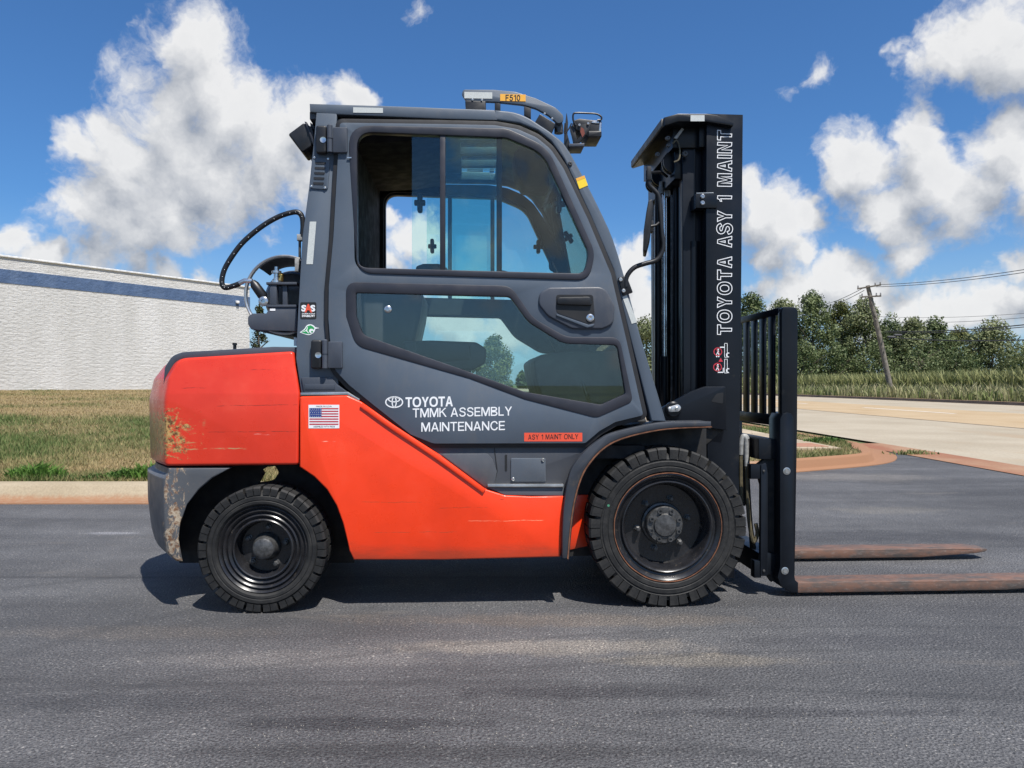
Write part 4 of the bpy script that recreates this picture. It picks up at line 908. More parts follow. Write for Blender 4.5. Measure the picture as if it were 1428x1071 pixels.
prism('headliner', rp([(470, 159), (612, 160), (612, 178, 6), (560, 186), (470, 190)]), -.43, .43, 'cab_dark', R_, wt=-.54, bev=.004)
prism('cab_lamp', rect(540, 187, 574, 195), -.25, -.15, 'beige_plate', R_, wt=-.4, bev=.003)
prism('rear_wall', rect(464, 160, 490, 545), -.50, .50, 'cab_dark', R_, wt=-.54, bev=0)
prism('cab_floor', [(470, 600), (640, 622), (900, 622), (900, 640), (470, 640)], -.52, .52, 'cab_dark', R_, wt=-.54, bev=0)
prism('windscreen', [(792, 216), (906, 575), (903, 576), (789, 217)], -.45, .45, 'glass_teal', R_, wt=-.54, bev=0)
# stickers and fittings on the rear pillar
prism('reflector', [(432, 309), (441, 309), (436.2, 368.4), (427.2, 368.4)], -.5465, -.54, 'reflector', pill, bev=0)
prism('reflector', [(492.5, 149.5), (534, 150.5), (534, 157.5), (492.5, 157)], -.548, -.54, 'reflector', rail, bev=0)
sas = flat('stability_sticker', [(rp(rect(418.8, 421.5, 441.2, 445), 2.5), 0, .0006)], ['print_black'], pill, -.5453)
text_mesh('lettering', 'S', (420.2, 425.2, 427.2, 434.5), -.5465, 'print_white', sas, bold=.05)
text_mesh('lettering', 'S', (432.8, 425.2, 439.6, 434.5), -.5465, 'print_white', sas, bold=.05)
text_mesh('lettering', 'A', (424.6, 424.0, 435.4, 435.6), -.547, 'sticker_red', sas, bold=.05)
text_mesh('lettering', 'SYSTEM ACTIVE', (421, 436.6, 439.2, 438.4), -.5465, 'print_white', sas, bold=.02)
text_mesh('lettering', 'STABILITY', (421, 439.2, 439.4, 442), -.5465, 'print_white', sas, bold=.04)
leaf_o = cr([(418, 463.5), (424, 459), (428, 453.6), (433, 452.2), (437.5, 454), (440, 456.3), (445, 457.6), (440, 459.2), (437.5, 464), (431, 467.3), (424.5, 466)], 3)
lf_ = flat('leaf_sticker', [(leaf_o, 1, .0006), ([(420, 463.2), (425, 460), (428.6, 455), (433, 453.5), (436.5, 455.3), (438.5, 457.5), (437, 461), (434, 465), (430, 466), (424, 464.8)], 0, .001),
   (oval(434.3, 461.5, 3.3, 3), 1, .0014), (oval(435.3, 462.5, 1.4, 1.2), 0, .0018), ([(420.5, 463.8), (427, 460.3), (428.6, 456), (429.4, 456.4), (428.4, 461), (431, 464.6), (430, 465), (427, 461.6)], 1, .0014), ([(438.5, 456), (444.5, 457.6), (439, 458.8)], 1, .0014)], ['print_green', 'print_white'], pill, -.5453)
vent = prism('vent_plate', rp([(435.5, 219.5, 4), (460.5, 221, 4), (457, 264.5, 4), (432.5, 262.5, 4)]), -.5505, -.54, 'grey_paint', pill, bev=.002)
for i in range(5):
    v = 225.5+i*7.1; u = 447.6-i*0.75
    prism('vent_slot', rp([(u-8.5, v, 1.5), (u+7.5, v+.6, 1.5), (u+6, v+4, 1.5), (u-7.5, v+3.4, 1.5)]), -.552, -.545, 'print_black', vent, bev=0)
for u, v in ((438.5, 219.8), (457.5, 221.5), (434, 259.8), (453, 262)): screw('vent_screw', u, v, -.5505, .005, 'zinc', vent, .003)
for v0, v1, u in ((174.5, 213.5, 440), (473.8, 514.5, 433.2)):
    s_ = 1.0 if v0 < 300 else 1.0
    h_ = prism('hinge', rp(rect(u, v0, u+15.5, v1), 4), -.572, -.545, 'black_plastic', pill, bev=.008, seg=3)
    prism('hinge_plate', rp(rect(u+24, v0+2.5, u+44, v1-1), 2), -.580, -.560, 'grey_dark', pill, bev=.003)
    x0, zt = T(u+20, v0+1, -.575); _, zb = T(u+20, v1-1, -.575); zm = (zt+zb)/2
    MB().lathe([(zb, .0001), (zb, .012), (zm-.002, .012), (zm-.002, .010), (zm+.002, .010), (zm+.002, .012), (zt, .012), (zt+.004, .008), (zt+.004, .0001)], (x0, -.578, 0), 14, axis='z').build('hinge_barrel', 'grey_dark', pill)
    xx_, zz_ = T(u+10.5, (v0+v1)/2+1, -.572)
    MB().lathe([(-.0005, .013), (-.002, .013), (-.001, .008), (-.001, .0001)], (xx_, -.572, zz_), 14).build('hinge_bolt', 'chrome', pill)
# rear work lamp
wl = prism('rear_lamp', rp([(401.5, 187, 3), (423, 171, 4), (436, 177, 4), (439, 190, 4), (434.5, 204, 3), (421, 212.5, 3)]), -.50, -.36, 'black_plastic', R_, wt=-.50, bev=.012, seg=3)
prism('lamp_ring', [(425, 170), (428, 170.5), (440, 201), (437, 203)], -.508, -.35, 'frame_black', wl, wt=-.50, bev=.003)
prism('lamp_bracket', [(432, 170), (446, 180), (446, 215), (434, 224), (432, 212), (437, 205)], -.44, -.42, 'black_plastic', wl, wt=-.44, bev=.003)
# roof light rail ---------------------------------------------------------
rr_poly = rp([(643.8, 131, 5), (646, 124.6, 5), (690, 125), (718, 127.7, 30), (747.5, 137, 40), (775, 150, 20), (786, 161, 8), (785.5, 170, 5), (778, 172.5, 5), (765.7, 161, 20), (747.5, 151, 30), (729, 146, 30), (693, 142), (650, 140.5, 5)])
rrail = prism('light_rail', rr_poly, -.50, -.478, 'grey_paint', R_, bev=.003)
mirror(rrail)
prism('reflector', [(647.5, 128), (686.5, 128.8), (686.5, 137.6), (647.5, 137)], -.5015, -.495, 'reflector', rrail, bev=0)
pl = prism('number_plate', [(697.5, 131), (733, 131.8), (733, 141.4), (697.5, 140.6)], -.5018, -.495, 'plate_amber', rrail, bev=0)
letters('lettering', 'F510', (705, 132.3, 725.5, 140.2), -.5025, 'print_black', pl, t=.17)
for poly in ([(690, 141.5), (698, 142), (698, 155), (690, 155)], [(731, 147), (740.5, 151), (740.5, 165), (731, 160)]): mirror(prism('rail_post', poly, -.497, -.48, 'black_plastic', rrail, bev=.002), parent=R_)
for poly in ([(648.5, 140), (677.5, 141), (678, 157), (676, 165), (647.5, 164), (650, 155)], [(753, 158.5), (775, 172.5), (768, 189), (745, 172)]): mirror(prism('rail_bracket', rp(poly, 2), -.512, -.46, 'black_plastic', rrail, bev=.003), parent=R_)
for u, v in ((659, 139), (672, 139.5), (759.5, 158.5), (770, 165.5)): screw('rail_screw', u, v, -.512, .005, 'zinc', rrail, .004)
# front work lamp
fl = prism('front_lamp', rp([(799, 168, 3), (808, 165), (826, 167, 2), (839.5, 168.5, 2), (839, 177), (838.5, 184), (838, 191.5, 2), (820, 191, 3), (814, 185), (803, 181, 4)]), -.46, -.33, 'black_plastic', R_, wt=-.46, bev=.006)
prism('lamp_visor', rp(rect(820, 183.5, 838.6, 191.6), 1.5), -.47, -.32, 'black_plastic', fl, wt=-.46, bev=.004)
prism('lamp_lens', [(836, 170.5), (838.8, 171), (838, 183), (835, 183)], -.463, -.327, 'chrome', fl, wt=-.46, bev=.002)
prism('lamp_rim', [(826, 169.6), (835.5, 169), (835, 172.5), (824.5, 171.5)], -.463, -.45, 'chrome', fl, wt=-.46, bev=.001)
MB().tube([T3(*p, -.465) for p in cr([(803, 175), (799.5, 168), (799.5, 159.5), (804, 157.5), (820, 158), (832, 159), (838.5, 163), (838, 167), (833, 167.5)], 4)], .0042, 8).build('lamp_guard', 'black_plastic', fl)
prism('lamp_arm', [(795, 176), (800, 174), (806, 196), (803, 201), (800, 199)], -.455, -.44, 'black_plastic', fl, wt=-.46, bev=.002)
prism('lamp_arm', [(806, 175), (824, 171), (823, 180), (808, 200), (801, 199.5), (811, 188)], -.462, -.445, 'black_plastic', fl, wt=-.46, bev=.002)
prism('lamp_bracket', [(810, 177.5), (814, 180), (815.5, 187), (812, 192), (809, 184)], -.4645, -.46, 'lamp_red', fl, wt=-.46, bev=0)
prism('lamp_base', rp([(792, 203), (814, 202.5, 1), (813.5, 207, 1), (792, 207)]), -.49, -.38, 'grey_dark', fl, wt=-.46, bev=.002)
for u, v in ((820, 172.5), (808, 174.5)): screw('lamp_bolt', u, v, -.464, .006, 'chrome', fl, .005)
prism('lamp_plate', [(787, 186), (790, 158), (792, 172), (791, 188), (796, 206), (792, 213), (786.5, 204)], -.47, -.45, 'black_plastic', fl, wt=-.46, bev=.002)
MB().tube([T3(*p, -.50) for p in cr([(788, 172), (787, 186), (793, 180), (797, 172)], 5)], .003, 6).build('lamp_cable', 'black_plastic', fl)
MB().lathe([(0, .0001), (0, .02), (.035, .02), (.05, .016), (.055, .0001)], (T(779, 184, -.46)[0], -.46, T(779, 186, -.46)[1]), 16, axis='z').build('beacon', 'hub_steel', fl)
sticker = prism('yellow_sticker', [(803, 249), (815, 244.5), (820, 258.5), (808, 263.5)], -.5466, -.54, 'print_yellow', apil, bev=0)
prism('sticker_band', [(803, 249), (815, 244.5), (816.3, 248), (804.3, 252.6)], -.5472, -.5467, 'plate_amber', sticker, bev=0)
prism('reflector', [(868, 414), (874, 411), (888.5, 449.5), (881, 451.5)], -.5466, -.54, 'reflector', apil, bev=0)
screw('pillar_bolt', 795, 228.5, -.545, .010, 'hub_steel', apil)
# cab interior -------------------------------------------------------------
seat = empty('seat', (0, 0, 0), 0, R_)
prism('backrest', rp([(508, 478), (504, 410, 14), (514, 390, 12), (560, 388, 16), (590, 410, 6), (586, 440), (579, 472, 8), (570, 505, 8), (515, 505, 8)]), -.24, .24, 'seat_vinyl', seat, bev=.03, seg=3, wt=-.24)
prism('cushion', rp([(500, 500, 10), (650, 505, 10), (660, 520, 10), (640, 532), (505, 535)]), -.24, .24, 'seat_vinyl', seat, bev=.02, wt=-.24)
prism('armrest', rp([(560, 476, 6), (600, 474.5), (664, 477, 12), (678.5, 486, 10), (677.5, 506, 10), (660, 516, 6), (570, 520, 6)]), -.34, -.26, 'seat_vinyl', seat, bev=.012, seg=3, wt=-.34)
prism('armrest_pad', rp([(580, 476), (655, 479.5, 4), (657, 502, 4), (582, 508)]), -.346, -.335, 'black_plastic', seat, bev=.004, wt=-.34)
prism('engine_cover', [(470, 536), (560, 540), (640, 572), (640, 630), (470, 630)], -.42, .42, 'cab_dark', R_, wt=-.42, bev=.01)
dash = prism('dashboard', rp([(745, 502, 8), (756, 494, 8), (800, 488.5, 10), (862, 489), (906, 590), (766, 590), (757, 556), (748, 525)]), -.36, .36, 'dash_plastic', R_, wt=-.40, bev=.012, seg=3)
prism('dash_handle', rp([(812, 532), (816, 531, 2), (826, 560), (821, 562)]), -.37, -.35, 'hub_steel', dash, wt=-.40, bev=.003)
cx_, cz_ = T(738, 404, 0.0)
ring = [Vector((cx_, 0, cz_))+Matrix.Rotation(math.radians(28), 3, 'Y') @ Vector((.17*math.cos(a), .17*math.sin(a), 0)) for a in [2*math.pi*i/28 for i in range(29)]]
sw_ = MB().tube(ring, .014, 8, caps=False); nrm_ = Matrix.Rotation(math.radians(28), 3, 'Y')
for a in (0.6, 2.6, 4.71): sw_.tube([(cx_, 0, cz_), Vector((cx_, 0, cz_))+nrm_ @ Vector((.165*math.cos(a), .165*math.sin(a), 0))], .010, 6)
sw_.lathe([(-.02, .035), (.012, .035), (.016, .0001)], (cx_, 0, cz_), 16, axis='z')
sw_.tube([(cx_, 0, cz_-.01), (cx_+.16, 0, cz_-.30)], .03, 10); sw_.build('steering_wheel', 'black_plastic', R_)
prism('cab_console', rp([(580, 371, 5), (590, 367.5, 8), (612, 367.5, 8), (624, 373, 6), (626, 392), (578, 392)]), -.30, -.26, 'black_plastic', R_, wt=-.3, bev=.008)
MB().tube([T3(*p, -.42) for p in cr([(775, 378), (768, 374), (769, 362), (774, 358)], 4)], .008, 8).build('grab_handle', 'black_plastic', apil)
prism('cab_pillar_box', rp([(716, 214, 6), (730, 196, 6), (748, 199, 6), (760, 215), (768, 262, 6), (730, 260, 8), (720, 240)]), -.30, -.12, 'cab_dark', R_, wt=-.3, bev=.012)
# front fender --------------------------------------------------------------
f_out = cr([(784, 779), (784.5, 740), (787, 700), (794, 662), (804, 643), (818, 627.5), (835, 614), (852, 604.5), (884, 596), (928, 588.5), (992, 588)], 4)
f_in = cr([(992, 594.5), (930, 597.5), (886, 605.5), (858, 614.5), (840, 625.5), (824, 642), (810.5, 664), (800, 700), (794.5, 740), (791, 779)], 4)
fend = prism('front_fender', f_out+f_in, -.60, -.56, 'fender_grey', R_, bev=.005)
mirror(fend)
prism('fender_top', [(880, 597.5), (928, 589), (991, 588.5), (991, 594), (930, 597), (884, 605)], -.56, -.40, 'fender_grey', fend, wt=-.60, bev=.003)
prism('fender_liner', [(u+1.5, v+1.0) for u, v in f_in]+[(u+4.5, v+3.5) for u, v in f_in[::-1]], -.556, -.40, 'black_grime', fend, wt=-.60, bev=0)
f_r = [(u+1.2, v+0.8) for u, v in f_in]
prism('fender_edge', f_in+[(u+1.6, v+1.3) for u, v in f_in[::-1]], -.5995, -.56, 'rust', fend, bev=0, wt=-.60)
prism('inner_fender', [(788, 690), (800, 655), (830, 618), (880, 600), (985, 596), (985, 770), (785, 776)], -.43, -.40, 'black_grime', R_, wt=-.43, bev=0)
prism('sill_bottom', [(782, 690), (822, 690), (820, 762), (784, 770)], -.44, -.40, 'orange_body', R_, wt=-.44, bev=.01)
# flag sticker
fs = [(rect(430.3, 564.5, 473.2, 597.3), 0, .0006)]
fy0, fy1 = 569.0, 592.5
for i in range(7):
    a = fy0+(fy1-fy0)*(2*i)/13; b = fy0+(fy1-fy0)*(2*i+1)/13; fs.append((rect(431.5 if i > 3 else 448.5, a, 472, b), 1, .0010))
fs.append((rect(431.5, fy0, 448.5, fy0+(fy1-fy0)*7/13), 2, .0012))
for j in range(5):
    for i in range(6): fs.append((oval(433.2+i*2.7+(j % 2)*.8, 570.5+j*2.5, .5, .5, 5), 0, .0016))
fl_ = flat('flag_sticker', fs, ['print_white', 'print_red', 'print_blue'], body, -.5703)
text_mesh('lettering', 'MADE IN U.S.A.', (441, 565.6, 463, 567.8), -.5715, 'print_black', fl_)
text_mesh('lettering', 'ASSEMBLED WITH PRIDE', (437, 593.8, 467, 596), -.5715, 'print_black', fl_)

# wheels ---------------------------------------------------------------------
def tread_block(R0, R1, hw, da, gap=0.16, split=2):
    mb = MB()
    for s in range(split):
        a0 = -da*0.5+da*gap*0.5+s*da*(1-gap)/split+(0.006 if s else 0); a1 = -da*0.5+da*gap*0.5+(s+1)*da*(1-gap)/split-(0.006 if s < split-1 else 0)
        for side in (-1, 1):
            off = 0 if side < 0 else da*0.5
            y0, y1 = (-hw, -0.008) if side < 0 else (0.008, hw)
            P = []
            for (r, y) in ((R0, y0 if side < 0 else y1), (R1-.008, y0 if side < 0 else y1), (R1, (y0+.008) if side < 0 else (y1-.008)), (R1, y1 if side < 0 else y0), (R0, y1 if side < 0 else y0)): P.append((r, y))
            vs = [(r*math.cos(a+off), y, r*math.sin(a+off)) for a in (a0, (a0+a1)/2, a1) for r, y in P]
            k = 5; fs = [(i*k+j, (i+1)*k+j, (i+1)*k+(j+1) % k, i*k+(j+1) % k) for i in range(2) for j in range(k)]+[tuple(range(k)), tuple(2*k+j for j in range(k-1, -1, -1))]
            bm = bmesh.new(); bv = [bm.verts.new(v) for v in vs]
            for f in fs: bm.faces.new([bv[i] for i in f])
            mb.bm(bm)
    me = mb.build('tread_block', 'tyre_rubber', ang=30); m = me.data; bpy.data.objects.remove(me); return m
def wheel(name, c, R, hw, tyre, rim, disc_y, nlug, blk_r, hub, nuts, nut_r, extra=None, far_label=None):
    root = MB().lathe(rim, (0, 0, 0), 64).build(name, 'rim_black', R_, ang=32, loc=c)
    MB().lathe(tyre, (0, 0, 0), 72).build('tyre', 'tyre_rubber', root, ang=30)
    da = 2*math.pi/nlug; me = tread_block(blk_r, R, hw, da)
    for i in range(nlug):
        o = bpy.data.objects.new('tread_block', me); o.rotation_euler = (0, da*i, 0); link(o, root)
    hub(root)
    nm = MB().lathe([(0, .017), (-.004, .017), (-.005, .014), (-.020, .013), (-.022, .009), (-.030, .008), (-.031, .0001)], (0, 0, 0), 6).build('lug_nut', 'hub_steel', None, ang=20)
    nme = nm.data; bpy.data.objects.remove(nm)
    for i in range(nuts):
        a = 2*math.pi*i/nuts+0.2; o = bpy.data.objects.new('lug_nut', nme); o.location = (nut_r*math.cos(a), disc_y, nut_r*math.sin(a)); link(o, root)
    far = root.copy(); far.location = (c[0], -c[1], c[2]); far.rotation_euler = (0, 0, math.pi); link(far, R_)
    for ch in list(root.children): link(ch.copy(), far)
    return root
Rf = .3465; hf = .115; xf, _ = T(932, 736, -.60)
ty = [(-.098, .232), (-.108, .240), (-.1135, .246), (-.1145, .262), (-.1120, .2645), (-.1120, .267), (-.1145, .270), (-.1145, .286), (-.1115, .290), (-.1115, .293), (-.1140, .2965), (-.1105, .300), (-.106, .3165), (-.095, .321), (.095, .321), (.11, .300), (.1145, .27), (.11, .24), (.098, .232)]
rim_f = [(-.098, .236), (-.1085, .2355), (-.1105, .230), (-.105, .224), (-.098, .218), (-.092, .2135), (-.0895, .206), (-.093, .2025), (-.1005, .200), (-.1015, .196), (-.098, .1915), (-.088, .186), (-.05, .1805), (-.012, .178), (-.004, .172), (-.002, .150), (-.002, .0001)]
def hub_f(root):
    MB().lathe([(-.002, .096), (-.012, .092), (-.016, .084), (-.05, .082), (-.056, .078), (-.057, .052), (-.064, .047), (-.066, .030), (-.068, .0001)], (0, 0, 0), 40).build('hub', 'hub_steel', root, ang=25)
    for i in range(8):
        a = 2*math.pi*i/8+.35; MB().lathe([(0, .0105), (-.012, .0105), (-.012, .006), (-.006, .0055), (-.006, .0001)], (.066*math.cos(a), -.055, .066*math.sin(a)), 12).build('hub_bolt', 'hub_steel', root)
    MB().tube([(.2365*math.cos(2*math.pi*i/72)*(1+.002*math.sin(i*1.7)), -.1105, .2365*math.sin(2*math.pi*i/72)*(1+.003*math.sin(i*.9))) for i in range(73)], .0024, 6, caps=False).build('rusty_ring', 'rust', root)
    MB().disc((-.262, -.1150, .098), .0055, 12).build('paint_dot', 'green_dot', root)
wf = wheel('front_wheel', (xf, -.485, Rf), Rf, hf, ty, rim_f, -.002, 22, .2985, hub_f, 6, .116)
Rr_ = .2685; hr = .09; xr_, _ = T(365, 768, -.60)
tr_ = [(-.075, .185), (-.083, .19), (-.0885, .196), (-.0895, .206), (-.087, .209), (-.0895, .213), (-.0895, .226), (-.086, .230), (-.082, .234), (-.078, .246), (-.07, .25), (.07, .25), (.085, .232), (.0895, .21), (.085, .19), (.075, .185)]
rim_r = [(-.070, .188), (-.079, .187), (-.082, .183), (-.077, .178), (-.070, .172), (-.073, .168), (-.078, .164), (-.074, .158), (-.066, .153), (-.070, .149), (-.074, .144), (-.068, .138), (-.064, .131), (-.072, .128), (-.075, .124), (-.072, .119), (-.05, .114), (-.015, .112), (-.005, .106), (-.003, .0001)]
def hub_r(root):
    MB().lathe([(-.003, .062), (-.02, .058), (-.045, .050), (-.060, .048), (-.068, .044), (-.074, .034), (-.076, .018), (-.0765, .0001)], (0, 0, 0), 36).build('hub', 'hub_steel', root, ang=30)
wr = wheel('rear_wheel', (xr_, -.51, Rr_), Rr_, hr, tr_, rim_r, -.003, 22, .2325, hub_r, 5, .085)
# ------------------------------------------------------------------ mast, carriage, forks
mast = prism('mast_rail', [(985.5, 158), (1036.5, 159.5), (1033.5, 470), (1032, 600), (1030, 700), (1024, 806), (990, 806), (984.5, 540), (984.5, 300)], -.40, -.33, 'mast_black', R_, bev=.005)
mirror(mast)
mid = prism('mast_middle_rail', [(952, 172), (990, 172), (992, 800), (955, 800)], -.325, -.265, 'mast_black', R_, wt=-.33, bev=.005); mirror(mid)
inn = prism('mast_inner_rail', [(1000, 190), (1032, 190), (1028, 800), (1000, 800)], -.26, -.20, 'mast_black', R_, wt=-.33, bev=.005); mirror(inn)
def vtube(name, u, w, v0, v1, r, mat, parent, n=14):
    x, z0 = T(u, v0, w); _, z1 = T(u, v1, w)
    return MB().tube([(x, w, z0), (x, w, z1)], r, n).build(name, mat, parent)
for w, mirror_ in ((-.30, 1),):
    x, z0 = T(967, 176, w); _, z1 = T(967, 590, w)
    mb = MB().tube([(x, w, z1), (x, w, z0-.55), ], .034, 16).tube([(x, w, z0-.55), (x, w, z0)], .026, 14).tube([(x, w, z0-.06), (x, w, z0-.02)], .034, 14)
    lc = mb.build('lift_cylinder', 'mast_black', R_); mirror(lc)
x, z0 = T(950, 215, 0); _, z1 = T(950, 640, 0)
MB().tube([(x, 0, z1), (x, 0, z0)], .05, 18).build('centre_cylinder', 'mast_black', R_)
vtube('lift_chain', 926.5, -.06, 262, 499, .0125, 'chrome', R_); vtube('chain_barrel', 926.5, -.06, 497, 640, .021, 'mast_black', R_)
vtube('mast_pipe', 936.5, -.10, 272, 570, .007, 'hub_steel', R_, 8); vtube('mast_pipe', 978, -.31, 250, 560, .008, 'hub_steel', R_, 8); vtube('mast_pipe', 984, -.33, 205, 545, .006, 'hose_grey', R_, 8)
for u, w, r, n_ in ((917.5, 0.0, .016, 'mast_stay'), (943, -.13, .017, 'mast_hose'), (931, .02, .018, 'mast_hose'), (921.5, .10, .02, 'mast_hose'), (955, -.22, .015, 'mast_hose')): vtube(n_, u, w, 262, 620, r, 'mast_black', R_)
prism('mast_back_rail', rect(930, 185, 962, 640), .05, .11, 'mast_black', R_, wt=.05, bev=.004)
prism('mast_back_rail', rect(914, 268, 930, 640), .16, .20, 'mast_black', R_, wt=.16, bev=.003)
for v0, v1 in ((176, 205), (560, 600), (690, 720)): prism('mast_crossmember', rect(975, v0, 990, v1), -.37, .37, 'mast_black', R_, wt=-.37, bev=.004)
MB().tube([T3(*p, -.31) for p in cr([(958, 225), (962, 260), (957, 330), (962, 395), (957, 460), (958, 510), (964, 545)], 5)], .0035, 6).build('mast_cable', 'tarnish', R_)
for u, v in ((922, 262), (931, 266)):
    x, z = T(u, v, -.08); MB().lathe([(-.03, .014), (.0, .014), (.0, .010), (.03, .010), (.035, .0001)], (x, -.08, z), 10, axis='z').build('pipe_fitting', 'hose_grey', R_)
hd = prism('mast_bracket', rect(970, 270, 1000, 290), -.412, -.33, 'mast_black', R_, wt=-.41, bev=.003)
for u, v in ((979.5, 274), (979.5, 283)): screw('bracket_bolt', u, v, -.412, .011, 'chrome', hd, .008)
MB().tube([T3(971, 269.5, -.41), T3(995, 269, -.41)], .0025, 6).build('bracket_pin', 'zinc', hd)
# head guard over the mast
tg = prism('mast_guard', rp([(926, 164), (945, 158.8, 4), (985, 159), (1000, 161), (1023, 172), (1022, 176), (984, 170), (945, 170), (926, 176)]), -.425, .28, 'mast_black', R_, wt=-.42, bev=.004)
prism('guard_reflector', rect(963, 160.5, 982.5, 169), -.4265, -.42, 'reflector', tg, bev=0)
xg, zg0 = T(926, 166, -.40); _, zg1 = T(926, 177, -.40)
MB().box(xg-.014, xg+.002, -.405, .27, zg1, zg0, bev=.003).build('guard_lip', 'beige_plate', tg)
prism('guard_beam', rect(938, 172, 984, 206), -.34, .27, 'mast_black', tg, wt=-.34, bev=.004)
prism('guard_beam', rect(944, 206, 962, 246), -.30, .25, 'mast_black', tg, wt=-.34, bev=.004)
for w_, r_ in ((-.24, .055), (.02, .05), (.15, .045)):
    xq, zq = T(944, 222, -.30); MB().lathe([(w_-.02, .0001), (w_-.02, r_), (w_-.012, r_), (w_-.008, r_*.85), (w_+.008, r_*.85), (w_+.012, r_), (w_+.02, r_), (w_+.02, .0001)], (xq, 0, zq), 24).build('chain_sheave', 'mast_black', tg)
prism('guard_strip', [(940, 192), (951, 178), (954, 180), (944, 194)], -.36, -.35, 'hose_grey', tg, wt=-.36, bev=.001)
MB().tube([T3(*p, -.36) for p in cr([(938, 200), (944, 196), (948, 208), (947, 222), (940, 226)], 4)], .004, 6).build('guard_cable', 'tarnish', tg)
for u, v, r in ((931, 193, .012), (917, 216, .012), (955, 215, .015), (932, 203, .01)): screw('guard_bolt', u, v, -.35, r, 'hub_steel', tg, .01)
# mast lettering and warning signs
letters('lettering', 'TOYOTA ASY 1 MAINT', (1000.5, 182, 1020.5, 466.5), -.4012, 'print_white', mast, t=.225, rot=True, outline=.0036, gap=.17, space=.55)
ws = []
for (u, v) in ((1001, 490.5), (1000.5, 512)):
    ws += [(q, 1, .0008) for q in ringpoly(u, v, 4.9, 6.0)]
    ws += [(oval(u+.5, v-3.2, 1.1, 1.1, 8), 0, .0008), ([(u-1.2, v-1.8), (u+1.6, v-1.5), (u+1.2, v+1.2), (u+2.2, v+4.4), (u+.9, v+4.4), (u, v+1.6), (u-1.6, v+4.4), (u-2.6, v+4.2), (u-.7, v+.6)], 0, .0008), ([(u-3.6, v-4.2), (u-3, v-4.6), (u+4, v+3.9), (u+3.4, v+4.3)], 1, .0012)]
ws += [(rect(998.5, 496.3, 1000.2, 498), 0, .0008), (rect(1001.4, 496.3, 1003, 498), 0, .0008), ([(1002, 504.4), (1005, 499), (1008, 504.4)], 1, .0008)]
for a in (478.5, 500.5):
    b = a+20; ws += [(rect(1010, a, 1010.7, b), 0, .0008), (rect(1013.8, a, 1014.5, b), 0, .0008), (rect(1010, a, 1014.5, a+.7), 0, .0008), (rect(1010, b-.7, 1014.5, b), 0, .0008)]
for v in (495, 516.8): ws += [([(1015.5+3.2*math.cos(t0)*k0, v+3.4*math.sin(t0)*k0) for t0, k0 in ((p, 1), (p+.45, 1), (p+.45, .6), (p, .6))], 0, .001) for p in [1.2+.45*i for i in range(9)]]
ws += [(rect(1004, 483.5, 1010, 485), 0, .0008), (rect(1001, 518.5, 1009, 520), 0, .0008), (rect(1008, 513, 1009.2, 520), 0, .0008)]
flat('warning_sign', ws, ['print_white', 'print_red'], mast, -.4005)
# tilt bracket
tb = prism('tilt_bracket', rp([(923, 569), (964, 546), (983, 539, 2), (1012, 539, 2), (1013, 600), (990, 597), (930, 597), (922, 580, 6)]), -.43, -.40, 'mast_black', R_, bev=.004)
prism('bracket_pocket', rp([(992, 560, 1), (999, 549, 8), (1009, 547, 2), (1008, 563, 2)]), -.4312, -.42, 'print_black', tb, bev=0)
for u, v, r in ((938, 571, .037),):
    x, z = T(u, v, -.43); MB().lathe([(0, r), (-.014, r), (-.02, r*.8), (-.02, .0001)], (x, -.43, z), 24).build('pivot_boss', 'mast_black', tb)
prism('pivot_keeper', rp([(930, 568, 3), (946, 563.5, 5), (950, 569, 5), (946, 574, 4), (932, 574.5, 3)]), -.458, -.449, 'aluminium', tb, wt=-.45, bev=.002)
for u, v in ((934, 570.5), (943.5, 569.5)): screw('keeper_bolt', u, v, -.458, .0085, 'zinc', tb, .005)
MB().tube([T3(*p, -.425) for p in cr([(993, 584), (998, 589), (1004, 592), (1010, 593)], 4)], [.004]*12+[.002], 6).build('weld_bead', 'hub_steel', tb)
prism('mast_foot', [(930, 598), (1012, 598), (990, 618), (960, 640), (925, 640)], -.405, -.37, 'black_grime', R_, wt=-.42, bev=.004)
# carriage
car = empty('carriage', (0, 0, 0), 0, R_)
for v0, v1 in ((612, 640), (770, 800)): prism('carriage_bar', rect(1056, v0, 1082, v1), -.42, .46, 'mast_black', car, wt=-.40, bev=.004)
prism('carriage_plate', [(1054, 650), (1066, 640), (1076, 640), (1085, 622), (1092, 622), (1092, 800), (1076, 812), (1068, 800), (1068, 700)], -.40, -.37, 'black_grime', car, wt=-.40, bev=.003)
lk = prism('shift_link', rp([(1060.5, 648, 2), (1068, 645, 2), (1070.5, 660), (1070, 803, 2), (1060, 803, 2)]), -.455, -.43, 'mast_black', car, wt=-.45, bev=.003)
for u, v in ((1065, 657), (1065, 796)): screw('link_pin', u, v, -.455, .006, 'hub_steel', lk)
prism('link_end', rect(1047, 648, 1061, 668), -.45, -.40, 'mast_black', car, wt=-.45, bev=.004); prism('link_end', rect(1052, 782, 1062, 806), -.45, -.40, 'mast_black', car, wt=-.45, bev=.004)
prism('stop_block', rp([(1070, 632), (1076, 628), (1080, 614, 2), (1088, 612), (1088, 640), (1072, 640)]), -.40, -.34, 'mast_black', car, wt=-.4, bev=.004)
